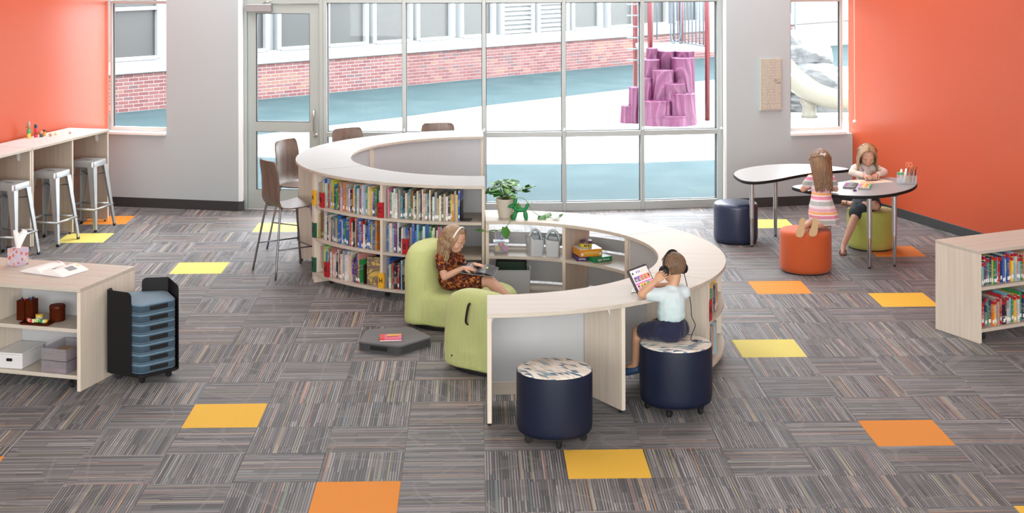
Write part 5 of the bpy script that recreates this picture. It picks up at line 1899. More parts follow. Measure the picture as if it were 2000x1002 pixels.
MB().box(-.062, -.10, 0, .032, .10, .038).build('box', G_PUR, gm, bevel=.001)
face_text(gm, 'Spelling', .019, LBLW, -.014, -.1006, .02)
gm = thing('game_box', 'orange game box with white top lying on the green box', 'game', (.985, 12.85, .4850), R(16))
MB().box(-.108, -.092, 0, .092, .092, .062).build('box', G_ORG, gm, bevel=.001)
MB().box(-.107, -.091, .062, .091, .091, .0635).build('top_print', G_WHT, gm)
MB().box(.0921, -.088, .012, .0930, .088, .058).build('side_print', G_WHT, gm)
MB().box(-.075, -.0935, .020, .06, -.0921, .044).build('front_print', plain('yellow_card_print', (.75, .42, .08), .4), gm)
for xx in (-.09, .075): MB().box(xx - .010, -.0935, .012, xx + .010, -.0921, .032).build('picture', G_WHT, gm)
gm = thing('game_tin', 'round yellow and purple tin on top of the orange game box', 'tin', (.965, 12.87, .5490))
MB().lathe([(0, 0), (.052, 0), (.053, .003), (.053, .032), (0, .032)], 28).build('tin_body', plain('yellow_tin', (.62, .50, .04), .35), gm, smooth=True, angle=40)
MB().lathe([(0, .032), (.055, .032), (.055, .050), (.052, .054), (0, .055)], 28).build('lid', plain('plum_lid', (.10, .03, .06), .35), gm, smooth=True, angle=40)
mbt = MB()
for (dx, wd) in ((-.02, .012), (-.005, .010), (.012, .012)):
    mbt.box(dx, -.0545, .009, dx + wd, -.052, .024)
mbt.build('label_print', BLACKP, gm)
t = thing('file_bin', 'frosted grey bin with a black folder tray in it on the lowest open shelf', 'bin', (.325, 13.13, .1125), R(-3))
w, d, h = .165, .10, .195
MB().box(-w, -d, 0, w, d, .004).box(-w, -d, .004, -w + .004, d, h).box(w - .004, -d, .004, w, d, h).box(-w, -d, .004, w, -d + .004, h).box(-w, d - .004, .004, w, d, h).build('bin_wall', FROST, t)
MB().tube([(-w, -d, h), (w, -d, h), (w, d, h), (-w, d, h)], .005, 6, closed=True).build('rim', FROST, t)
t2 = thing('folder_tray', 'black folder tray with dark green file standing in the frosted bin', 'tray', (.325, 13.13, .1168), R(-3))
w, d, h = .135, .075, .268
MB().box(-w, d - .006, 0, w, d, h).box(-w, -d, 0, -w + .006, d, h).box(w - .006, -d, 0, w, d, h).build('tray_wall', BLACK_PLASTIC, t2, bevel=.006)
MB().box(-w + .006, d - .03, 0, w - .006, d - .008, h - .03).build('file', plain('dark_green_file', (.008, .04, .018), .5), t2)
MB().tube([(-w, d - .003, h), (w, d - .003, h)], .010, 8).build('grip', BLACK_PLASTIC, t2, smooth=True)

# tablet on its stand
SCR = bpy.data.materials.new('lit_screen_white')
def screen(name, c, s=1.0):
    t = NT(name)
    t.set(c, .2, 0, .5, emit=c, estr=s)
    return t.m
S_WHT, S_MAG = screen('screen_white', (.66, .66, .68), .6), screen('screen_magenta', (.55, .04, .42), .7)
S_COL = [screen('screen_tile_%d' % i, c, .6) for i, c in enumerate([(.62, .60, .05), (.08, .40, .14), (.72, .14, .12), (.05, .04, .05), (.60, .22, .04), (.05, .30, .34), (.66, .30, .44), (.14, .10, .30), (.40, .62, .3), (.75, .45, .1)])]
t = thing('tablet', 'tablet in a dark rubber case with picture tiles on its screen, before the boy', 'tablet')
e0 = V((1.14, 10.235, .763))
vx = V((.59, .81, .0)).normalized()
vu = V((-.405, .295, .866))
vu = (vu - vx * vu.dot(vx)).normalized()
vn = vx.cross(vu)
Mt = Matrix(((vx.x, vu.x, vn.x, e0.x), (vx.y, vu.y, vn.y, e0.y), (vx.z, vu.z, vn.z, e0.z), (0, 0, 0, 1)))
t.matrix_world = Mt
TW, THh = .245, .180
MB().prism(round_poly([(-.008, -.008), (TW + .008, -.008), (TW + .008, THh + .008), (-.008, THh + .008)], .018), -.014, .001).build('case', plain('dark_grey_case', (.05, .045, .05), .6), t, bevel=.003)
MB().box(.006, .006, .001, TW - .006, THh - .006, .0022).build('screen', S_WHT, t)
for (y0, y1) in ((.006, .022), (.072, .078)):
    MB().box(.006, y0, .0022, TW - .006, y1, .0026).build('screen_band', S_MAG, t)
SR = random.Random(9)
for r, y0 in ((0, .088), (1, .034)):
    for k in range(5):
        x0 = .018 + k * .043
        MB().box(x0, y0, .0027, x0 + .038, y0 + .036, .0030).build('screen_tile', SR.choice(S_COL), t)
        for j in range(2):
            xx, yy = x0 + .004 + SR.random() * .016, y0 + .004 + SR.random() * .012
            MB().box(xx, yy, .0030 + j * .0002, xx + .014, yy + .015, .0032 + j * .0002).build('screen_picture', SR.choice(S_COL), t)
for k in range(5): MB().box(.075 + k * .022, .145, .0027, .085 + k * .022, .160, .0030).build('screen_icon', S_COL[[7, 7, 7, 0, 8][k]], t)
MB().lathe([(0, .0024), (.009, .0024), (.009, .0029), (0, .003)], 14, c=(.028, .150, 0)).build('screen_icon', S_COL[3], t)
t = thing('tablet_stand', 'small chrome wire stand propping up the tablet', 'stand', (1.125, 10.37, .75))
MB().tube(smooth_path([(-.03, -.01, .004), (.03, .0, .004), (.045, -.02, .06), (.0, -.035, .065), (-.035, -.045, .004)], 5), .004, 8).build('wire', CHROME, t, smooth=True)

# pink package on the charcoal cushion
t = thing('pencil_pack', 'pink and red flat package with a pencil lying on the charcoal floor cushion', 'package', (-.662, 11.705, .0775), R(4))
MB().box(-.085, -.065, 0, .085, .065, .022).build('carton', plain('pink_carton', (.66, .12, .22), .45), t, bevel=.001)
MB().box(-.0855, -.0655, .004, -.048, .0655, .0226).build('end_panel', plain('red_carton', (.62, .05, .04), .45), t)
MB().box(-.03, .03, .022, .085, .064, .0232).build('stripe', plain('orange_stripe', (.75, .33, .05), .5), t)
MB().box(-.084, -.0656, .002, .084, -.0650, .008).build('side_stripe', LBLW, t)
MB().tube([(-.03, -.01, .028), (.06, .0, .028)], .006, 8).build('pencil', plain('tan_pencil', (.58, .33, .1), .5), t)

# ================================================================== ON THE DRAWING TABLE
ZT2 = .7215
t = thing('pencil_holder', 'clear acrylic holder with scissors, green tape and brushes on the grey table', 'holder', (4.385, 14.97, ZT2), R(-12))
w, d, h = .095, .055, .105
MB().box(-w, -d, 0, w, d, .004).build('base', CLEAR, t)
for b in ((-w, -d, .004, -w + .003, d, h), (w - .003, -d, .004, w, d, h * .85), (-w, -d, .004, w, -d + .003, h * .85), (-w, d - .003, .004, w, d, h), (-.02, -d, .004, -.017, d, h * .9)):
    MB().box(*b).build('wall', CLEAR, t)
MB().lathe([(.014, 0), (.028, 0), (.028, .022), (.014, .022)], 18, c=(-.062, 0, .088)).build('tape_roll', plain('green_tape', (.05, .42, .16), .4), t, smooth=True, angle=40)
MB().tube([(-.055, .01, .01), (-.05, .015, .14)], .011, 8).build('glue_stick', LBLW, t, smooth=True)
MB().tube([(-.03, -.01, .006), (-.002, .0, .15)], [.014, .010], 8).build('scissor_blades', LBLW, t, smooth=True)
for dx in (-.004, .028): MB().tube([(.012 + dx + .014 * cos(a), 0, .188 + .024 * sin(a)) for a in [2 * pi * i / 14 for i in range(14)]], .0045, 6, closed=True).build('scissor_handle', plain('coral_handle_%d' % int(dx * 1000 + 9), (.75, .25, .14), .4), t, smooth=True)
for k in range(8):
    x, y = .005 + .01 * k, RB.uniform(-.03, .03)
    MB().tube([(x, y, .006), (x + RB.uniform(.0, .035), y, RB.uniform(.14, .19))], .0035, 6).build('brush', [COLS[6], COLS[6], plain('wood_handle_%d' % k, (.45, .26, .12), .5)][k % 3], t)
for k in range(5):
    x, y = -.01 + .02 * k, RB.uniform(-.03, .03)
    MB().tube([(x, y, .006), (x + .004, y, .075)], .0055, 6).build('crayon', [plain('tan_crayon_%d' % k, (.70, .45, .22), .5), COLS[1]][k % 2], t)
for i_, (lb, x, y, cols, rz) in enumerate((('open flat case of purple and grey markers, nearer the striped dress girl', 3.775, 14.835, [5, 5, 5, 'g', 'g', 'g', 'g', 'k', 'k', 'k'], R(-20)), ('open flat case of bright green, orange, yellow and magenta markers', 3.905, 14.765, ['m', 'm', 'o', 'y', 'y', 'o', 'r', 'o', 'gr', 'gr'], R(-20)))):
    t = thing('marker_case', lb, 'marker set', (x, y, ZT2), rz)
    cm = {'g': (.22, .22, .23), 'k': (.03, .03, .03), 'm': (.72, .08, .55), 'o': (.80, .28, .04), 'y': (.82, .68, .06), 'r': (.70, .12, .04), 'gr': (.04, .55, .12), 5: (.30, .05, .30)}
    w, d = .058, .16
    MB().box(-w, -d, 0, w, d, .003).box(-w, -d, .003, -w + .003, d, .015).box(w - .003, -d, .003, w, d, .015).box(-w, -d, .003, w, -d + .003, .015).build('tray', [plain('dark_case', (.12, .12, .13), .4), CLEAR][i_], t)
    for k, c in enumerate(cols):
        xx = -w + .008 + k * .0108
        MB().tube([(xx, -d + .008, .010), (xx, d - .03, .010)], .0052, 6).build('marker', plain('marker_%s' % str(c), cm[c], .35), t)
        MB().tube([(xx, -d + .008, .010), (xx, -d + .06, .010)], .0056, 6).build('marker_cap', plain('grey_marker_cap', (.30, .30, .31), .4) if k == 0 else bpy.data.materials['grey_marker_cap'], t)
MB_e = MB().box(-.016, -.011, 0, .016, .011, .014)
t = MB_e.build('eraser', plain('purple_eraser', (.10, .02, .12), .5), None, bevel=.002)
t.location = (3.745, 14.545, ZT2)
tag(t, 'small purple eraser near the black edge of the grey drawing table', 'eraser')
t = thing('drawing', 'coloured sheet with orange and dark scribbles under the hands of the drawing girl', 'drawing', (4.06, 15.115, ZT2), R(18))
MB().box(-.19, -.12, 0, .19, .12, .0012).build('sheet', plain('peach_paper', (.76, .58, .46), .6), t)
MB().prism(round_poly([(-.05, .0), (.08, -.01), (.09, .06), (-.03, .07)], .02), .0012, .0016).build('dark_scribble', plain('dark_scribble', (.06, .07, .10), .6), t)
MB().prism(round_poly([(-.16, -.09), (.0, -.10), (.02, -.02), (-.14, .0)], .03), .0012, .0015).build('orange_scribble', plain('orange_scribble', (.78, .36, .18), .6), t)
# ================================================================== CHILDREN
def skin_material(name, c):
    t = NT(name)
    nz = t.noise(t.coords(), 14, 3)
    col = t.mix(nz, tuple(x * .92 for x in c), tuple(min(1, x * 1.06) for x in c))
    return t.set(col, .5, 0, .35)


def hair_material(name, c0, c1):
    t = NT(name)
    tc = t.coords('UV', (34, 1.2, 1))
    a = t.noise(tc, 1.0, 3, .6)
    b = t.noise(t.coords('Object', (1, 1, 1)), 14, 2)
    f = t.math('ADD', t.math('MULTIPLY', a, .65), t.math('MULTIPLY', b, .35))
    t.bump(a, .35, .003)
    return t.set(t.ramp(f, [(.3, c0), (.68, c1)]), .38, 0, .5)


EYE_W = plain('eye_white', (.75, .74, .72), .25)
EYE_D = plain('dark_iris', (.03, .02, .015), .2)
LASH = plain('dark_lashes', (.05, .03, .02), .6)
LIPS = plain('lips', (.50, .19, .16), .45)


def limb(mb, pts, seg=12):
    """rounded tapering limb through (point, radius) joints"""
    P = [V(p) for p, r in pts]
    rr = [r for p, r in pts]
    path, rad = [], []
    for i in range(len(P) - 1):
        for k in range(6):
            s = k / 6
            path.append(P[i].lerp(P[i + 1], s))
            rad.append(rr[i] * (1 - s) + rr[i + 1] * s)
    path.append(P[-1])
    rad.append(rr[-1])
    mb.tube(path, rad, seg)
    for p, r in zip(P, rr): mb.ell(p, r, 12, 8)
    return mb


def head_frame(c, fwd, up=(0, 0, 1)):
    f = V(fwd).normalized()
    u = V(up)
    u = (u - f * u.dot(f)).normalized()
    x = f.cross(u).normalized()
    return Matrix(((x.x, f.x, u.x, c[0]), (x.y, f.y, u.y, c[1]), (x.z, f.z, u.z, c[2]), (0, 0, 0, 1)))


def add_head(mb, H, s=1.0):
    r3 = H.to_3x3()
    def e(c, r): mb.ell(H @ V(tuple(x * s for x in c)), tuple(x * s for x in r), 18, 12, r3)
    e((0, -.014, .025), (.073, .088, .076))
    e((0, .020, -.022), (.060, .062, .078))
    e((0, .038, -.066), (.040, .040, .032))
    for sx in (-1, 1):
        e((sx * .030, .046, -.030), (.027, .029, .028))
        e((sx * .073, -.004, -.012), (.009, .017, .026))
        e((sx * .026, .062, .014), (.026, .015, .009))
    e((0, .083, -.024), (.0105, .0115, .0105))
    mb.tube([H @ V((0, .070 * s, .012 * s)), H @ V((0, .084 * s, -.022 * s))], [.008 * s, .009 * s], 8)
    e((0, .073, -.054), (.022, .013, .014))


def add_face(root, H, s=1.0, look=-.5, smile=True, skin=None):
    """eyes, brows, lashes and mouth as small parts of the person"""
    for sx in (-1, 1):
        c = V((sx * .027, .0735, -.004)) * s
        MB().ell(c, (.0115 * s, .0062 * s, .0065 * s), 12, 8).build('eye', EYE_W, root, smooth=True).matrix_local = H
        MB().ell(c + V((0, .0036, look * .0045)) * s, (.0052 * s, .0032 * s, .0050 * s), 10, 6).build('iris', EYE_D, root, smooth=True).matrix_local = H
        MB().ell(c + V((0, -.0003, .0042)) * s, (.0128 * s, .0078 * s, .0062 * s), 12, 8).build('eyelid', skin, root, smooth=True).matrix_local = H
        MB().tube([(c.x + sx * k * .0038 * s, c.y + (.0074 - .0004 * k * k) * s, c.z + (-.0008 - .0004 * abs(k)) * s) for k in (-3, -2, -1, 0, 1, 2, 3)], .0013 * s, 5).build('eyelash', LASH, root).matrix_local = H
        MB().tube([(c.x + sx * k * .006 * s, c.y + (.0098 - .0014 * abs(k)) * s, c.z + (.019 - .0012 * k * k * .5) * s) for k in (-2, -1, 0, 1, 2)], [.0012 * s, .002 * s, .0024 * s, .002 * s, .001 * s], 5).build('eyebrow', plain_once('brow_brown', (.16, .09, .05)), root).matrix_local = H
    zc = .0045 if smile else 0
    MB().tube([(k * .0075 * s, (.0868 - .0020 * k * k) * s, (-.0545 + zc * (k * k) / 4.5) * s) for k in (-2, -1, 0, 1, 2)], [.0010 * s, .0024 * s, .0028 * s, .0024 * s, .0010 * s], 6).build('lips', LIPS, root, smooth=True).matrix_local = H


_ONCE = {}


def plain_once(name, c, rough=.6):
    if name not in _ONCE: _ONCE[name] = plain(name, c, rough)
    return _ONCE[name]


def hand(mbS, mbF, wrist, d, back, side, curl=.5, s=1.0, spread=.16):
    """palm into the body, five fingers into the finger set. side: +1 thumb on the +x side of the hand frame"""
    y = V(d).normalized()
    z = V(back)
    z = (z - y * z.dot(y)).normalized()
    x = y.cross(z)
    w = V(wrist)
    def P(a, b, c): return w + (x * a + y * b + z * c) * s
    for k in (-1.5, -.5, .5, 1.5):
        mbS.tube([P(k * .008, .0, 0), P(k * .0125, .030, .001), P(k * .0135, .058, 0)], [.011 * s, .0105 * s, .009 * s], 8)
    ln = (.040, .047, .044, .034)
    for i, k in enumerate((1.5, .5, -.5, -1.5)):
        l = ln[i] * s
        a = k * side
        base = P(a * .0135, .056, 0)
        pts = [P(a * .0132, .046, 0), base]
        ang = spread * k * side * .5
        dirv = (y * cos(ang) + x * sin(ang))
        cur, p = 0.0, base
        for f in (.45, .32, .23):
            cur += curl * (.75 if f == .45 else 1.0)
            p = p + (dirv * cos(cur) - z * sin(cur)) * l * f
            pts.append(p)
        mbF.tube(pts, [.0066 * s, .0066 * s, .006 * s, .0056 * s, .0040 * s], 8)
        mbF.ell(pts[-1], .0044 * s, 8, 6)
    t0 = P(side * .016, .012, -.004)
    t1 = P(side * .031, .030, -.008)
    t2 = P(side * .036, .048, -.013 - .006 * curl)
    t3 = P(side * .033, .060, -.018 - .012 * curl)
    mbF.tube([t0, t1, t2, t3], [.0095 * s, .0082 * s, .007 * s, .005 * s], 8)
    mbF.ell(t3, .0052 * s, 8, 6)


def merge_extra(o, mb):
    """adds the fingers to the body mesh"""
    me = o.data
    n = len(me.vertices)
    vs = [tuple(v.co) for v in me.vertices] + mb.v
    fs = [tuple(p.vertices) for p in me.polygons] + [tuple(n + i for i in f) for f in mb.f]
    m2 = bpy.data.meshes.new(me.name)
    m2.from_pydata(vs, [], fs)
    for m in me.materials: m2.materials.append(m)
    bm = bmesh.new()
    bm.from_mesh(m2)
    bmesh.ops.recalc_face_normals(bm, faces=bm.faces)
    bm.to_mesh(m2)
    bm.free()
    m2.polygons.foreach_set('use_smooth', [True] * len(m2.polygons))
    o.data = m2
    bpy.data.meshes.remove(me)


def folds(seed, amp=.004, f=18.0, stretch=(1, 1, .5)):
    def g(c, n):
        q = V((c.x * stretch[0], c.y * stretch[1], c.z * stretch[2])) * f + V((seed, seed * .7, 0))
        return c + n * amp * (NZ.noise(q) * 1.4 + .5 * NZ.noise(q * 2.3))
    return g


class Hair:
    """a cap over the skull plus many tapering locks, one mesh with uv along each lock"""
    def __init__(s): s.v, s.f, s.uv = [], [], []

    def lock(s, pts, r, flat=.55, up=None, tip=.25, seed=0.0):
        P = smooth_path(pts, 5)
        m = len(P)
        seg = 7
        T = [(P[min(i + 1, m - 1)] - P[max(i - 1, 0)]).normalized() for i in range(m)]
        u = V(up) if up is not None else V((1, 0, 0))
        n0 = len(s.v)
        for i in range(m):
            u = (u - T[i] * u.dot(T[i]))
            u = u.normalized() if u.length > 1e-5 else V((1, 0, 0))
            w = T[i].cross(u)
            k = i / (m - 1)
            rr = r * (min(1, .35 + k * 4)) * (1 - (1 - tip) * max(0, k - .55) / .45)
            for j in range(seg):
                a = 2 * pi * j / seg
                s.v.append(tuple(P[i] + u * cos(a) * rr + w * sin(a) * rr * flat))
                s.uv.append((j / seg + seed, k))
        for i in range(m - 1):
            for j in range(seg):
                s.f.append((n0 + i * seg + j, n0 + i * seg + (j + 1) % seg, n0 + (i + 1) * seg + (j + 1) % seg, n0 + (i + 1) * seg + j))
        s.f.append(tuple(n0 + (m - 1) * seg + j for j in range(seg)))

    def cap(s, H, sc, face, k=1.06, n=30, m=20, back=0.0):
        """shell round the skull; face(p) true where no hair grows, there it dives under the skin"""
        n0 = len(s.v)
        for i in range(m + 1):
            t = -pi / 2 + pi * i / m
            for j in range(n):
                a = 2 * pi * j / n
                d = V((cos(t) * cos(a), cos(t) * sin(a), sin(t)))
                p = V((d.x * .073 * k, -.014 + d.y * .088 * k - (back if d.y < 0 else 0), .025 + d.z * .076 * k - (.012 if d.z < -.3 else 0)))
                q = p.copy()
                if face(p, d): q = V((d.x * .05, -.014 + d.y * .05, .02 + d.z * .05))
                else: q *= 1 + .02 * NZ.noise(p * 60)
                if p.z < .02: q = V((q.x * (1 - tp), q.y + (.014 + q.y) * -tp * (1 if d.y < 0 else 0), q.z)) if (tp := .06 * min(1, (.02 - p.z) / .055)) else q
                s.v.append(tuple(H @ (q * sc)))
                s.uv.append((j / n * 3, i / m))
        for i in range(m):
            for j in range(n):
                s.f.append((n0 + i * n + j, n0 + i * n + (j + 1) % n, n0 + (i + 1) * n + (j + 1) % n, n0 + (i + 1) * n + j))

    def build(s, mat, root):
        me = bpy.data.meshes.new('hair')
        me.from_pydata(s.v, [], s.f)
        L = me.uv_layers.new(name='UVMap')
        for li, lp in enumerate(me.loops): L.data[li].uv = s.uv[lp.vertex_index]
        me.materials.append(mat)
        me.polygons.foreach_set('use_smooth', [True] * len(me.polygons))
        o = bpy.data.objects.new('hair', me)
        COL.objects.link(o)
        o.parent = root
        return o


def person(label, base):
    return thing('person', label, 'person', base)


def rel(root, *pts): return [V(p) - root.location for p in pts]


# ------------------------------------------------------------------ the boy with headphones
def build_boy():
    B = V((1.36, 10.185, .457))
    t = person('boy in a pale aqua tee shirt and navy shorts sitting on the ottoman, wearing headphones', B)
    def L(x, y, z): return V((x - .02, y - .175, z + .04)) - B
    SK = skin_material('boy_skin', (.56, .31, .19))
    mb, fg = MB(), MB()
    H = head_frame(L(1.392, 10.435, .905), (-.55, .80, -.22))
    sc = 1.0
    add_head(mb, H, sc)
    hipL, hipR = L(1.305, 10.335, .50), L(1.43, 10.395, .50)
    shL, shR = L(1.285, 10.372, .735), L(1.468, 10.415, .735)
    neck = L(1.385, 10.40, .775)
    limb(mb, [(neck, .036), (H @ V((0, -.02, -.055)), .037)])
    limb(mb, [(L(1.37, 10.365, .49), .085), (L(1.373, 10.375, .60), .078), (L(1.38, 10.395, .70), .080), (neck, .042)])
    limb(mb, [(shL, .038), (shR, .038)])
    # left arm: elbow on the desk, hand on the ear cup
    elL, wrL = L(1.165, 10.338, .748), L(1.262, 10.330, .842)
    limb(mb, [(shL, .036), (elL, .030)])
    limb(mb, [(elL, .030), (elL.lerp(wrL, .35), .031), (wrL, .020)])
    hand(mb, fg, wrL, (.72, .10, .52), (-.35, -.92, .20), -1, .34, 1.0)
    # right arm forward on the desk
    elR, wrR = L(1.43, 10.56, .748), L(1.31, 10.60, .745)
    limb(mb, [(shR, .036), (elR, .030)])
    limb(mb, [(elR, .030), (wrR, .020)])
    hand(mb, fg, wrR, (-.8, .5, -.1), (0, 0, 1), 1, .3, 1.0)
    # legs over the edge of the ottoman
    knL, anL = L(1.158, 10.51, .445), L(1.135, 10.50, .215)
    knR, anR = L(1.30, 10.66, .455), L(1.27, 10.69, .23)
    for hp, kn, an in ((hipL, knL, anL), (hipR, knR, anR)):
        limb(mb, [(hp, .062), (hp.lerp(kn, .6), .052), (kn, .042)])
        limb(mb, [(kn, .041), (kn.lerp(an, .35), .038), (an, .025)])
        limb(mb, [(an, .027), (an + V((-.05, .035, -.035)), .024)])
    body = blob('body', mb, .006, 5, SK, t, .5)
    merge_extra(body, fg)
    # shirt
    sh = MB()
    limb(sh, [(L(1.37, 10.36, .605), .100), (L(1.373, 10.372, .63), .096), (L(1.378, 10.39, .69), .096), (L(1.382, 10.397, .745), .062)], 16)
    limb(sh, [(shL, .048), (L(1.38, 10.395, .735), .055), (shR, .048)])
    limb(sh, [(shL, .047), (shL.lerp(elL, .55), .046)])
    limb(sh, [(shR, .047), (shR.lerp(elR, .55), .046)])
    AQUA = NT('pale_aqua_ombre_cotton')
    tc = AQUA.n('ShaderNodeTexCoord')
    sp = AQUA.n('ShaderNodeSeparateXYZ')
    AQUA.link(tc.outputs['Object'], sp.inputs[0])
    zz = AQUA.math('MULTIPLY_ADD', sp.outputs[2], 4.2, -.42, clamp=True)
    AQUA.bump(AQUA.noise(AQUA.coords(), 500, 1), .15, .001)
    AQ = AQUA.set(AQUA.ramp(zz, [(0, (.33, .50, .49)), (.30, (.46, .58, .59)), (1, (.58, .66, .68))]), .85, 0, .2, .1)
    def tee(c, n):
        q = V((c.x * 9, c.y * 9, c.z * 26))
        w = .006 * NZ.noise(q + V((3, 1, 0))) + .004 * NZ.noise(V((c.x * 20 + c.z * 14, c.y * 14, c.z * 30)))
        if c.z < .14: w += .007 * sin(c.x * 60 + c.y * 30)
        return c + n * w
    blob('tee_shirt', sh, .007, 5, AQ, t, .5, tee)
    for q in ([(-.07, -.098, .255), (-.02, -.108, .215), (.05, -.095, .200), (.085, -.05, .205)], [(-.085, -.07, .225), (-.03, -.108, .15), (.03, -.110, .125), (.08, -.06, .135)]):
        pass
    so = MB()
    limb(so, [(L(1.365, 10.345, .505), .102), (L(1.37, 10.36, .56), .093)], 16)
    for hp, kn in ((hipL, knL), (hipR, knR)):
        limb(so, [(hp, .073), (hp.lerp(kn, .70), .062)])
    blob('shorts', so, .007, 5, fabric('navy_shorts_cotton', (.011, .013, .042), .8, 300, .15, .2), t, .5, folds(2, .005, 22))
    SHOE = plain('blue_slip_on_shoe', (.03, .07, .16), .6)
    for an in (anL, anR):
        s = MB()
        d = V((-.75, .45, -.12)).normalized()
        limb(s, [(an + V((.012, -.005, -.028)), .031), (an + V((0, 0, -.040)) + d * .05, .033), (an + V((0, 0, -.052)) + d * .10, .027)])
        so_ = blob('shoe', s, .006, 6, SHOE, t)
    # cropped hair
    BH = hair_material('boy_brown_hair', (.10, .055, .03), (.25, .15, .085))
    hr = Hair()
    hr.cap(H, sc, lambda p, d: (d.y > .30 and p.z < .062) or (abs(d.x) > .70 and d.y > -.22 and p.z < .022) or p.z < -.045, 1.055, 34, 24)
    rr = random.Random(4)
    for k in range(420):
        a, e = rr.uniform(0, 2 * pi), rr.uniform(-.35, 1.5)
        d = V((cos(e) * cos(a), cos(e) * sin(a), sin(e)))
        p = V((d.x * .073, -.014 + d.y * .088, .025 + d.z * .076))
        if (d.y > .30 and p.z < .07) or (abs(d.x) > .72 and d.y > -.2 and p.z < .03) or p.z < -.025: continue
        f = V((d.x * .4 + .25 * d.y, d.y * .4 - .25 * d.x, -.75)) + V((rr.uniform(-.3, .3), rr.uniform(-.3, .3), rr.uniform(-.1, .2)))
        f = (f - d * f.dot(d)).normalized()
        hr.lock([tuple(H @ (p * 1.03)), tuple(H @ (p * 1.06 + f * .012)), tuple(H @ (p * 1.035 + f * .026))], .0055, .35, H.to_3x3() @ d.cross(f), .2, rr.random())
    hr.build(BH, t)
    # headphones: held by the boy, a thing of its own
    hp = thing('headphones', 'black headphones with a long cable over the ears of the boy', 'headphones', B)
    W = .082
    band = [H @ V((W * 1.02 * cos(R(a)), -.004 - .010 * sin(R(a)), .0 + .118 * sin(R(a)))) for a in range(-4, 186, 10)]
    MB().tube(band, .0085, 10, sx=.6, up=H.to_3x3() @ V((0, 1, 0))).build('headband', BLACK_PLASTIC, hp, smooth=True)
    for sx in (-1, 1):
        M = H @ Matrix.Translation((sx * .070, -.004, -.014)) @ Matrix.Rotation(sx * pi / 2, 4, 'Y')
        MB().lathe([(0, .004), (.037, .004), (.040, .012), (.038, .022), (0, .022)], 22, M).build('ear_cushion', BLACK_RUBBER, hp, smooth=True, angle=50)
        c = MB().lathe([(0, .022), (.036, .022), (.038, .030), (.030, .040), (.014, .044), (0, .044)], 22, M).build('ear_cup', BLACK_PLASTIC, hp, smooth=True, angle=50)
        MB().lathe([(0, .0445), (.010, .0445), (.010, .047), (0, .0475)], 14, M).build('cup_cap', CHROME, c, smooth=True)
    c0 = H @ V((.086, -.01, -.05))
    cab = [c0, L(1.497, 10.40, .74), L(1.51, 10.39, .66), L(1.515, 10.38, .58), L(1.535, 10.36, .525), L(1.51, 10.34, .47), L(1.50, 10.31, .438), L(1.53, 10.29, .432), L(1.545, 10.31, .432), L(1.52, 10.33, .432)]
    MB().tube(smooth_path(cab, 6), .0028, 6).build('cable', BLACK_RUBBER, hp, smooth=True)
    return t


build_boy()


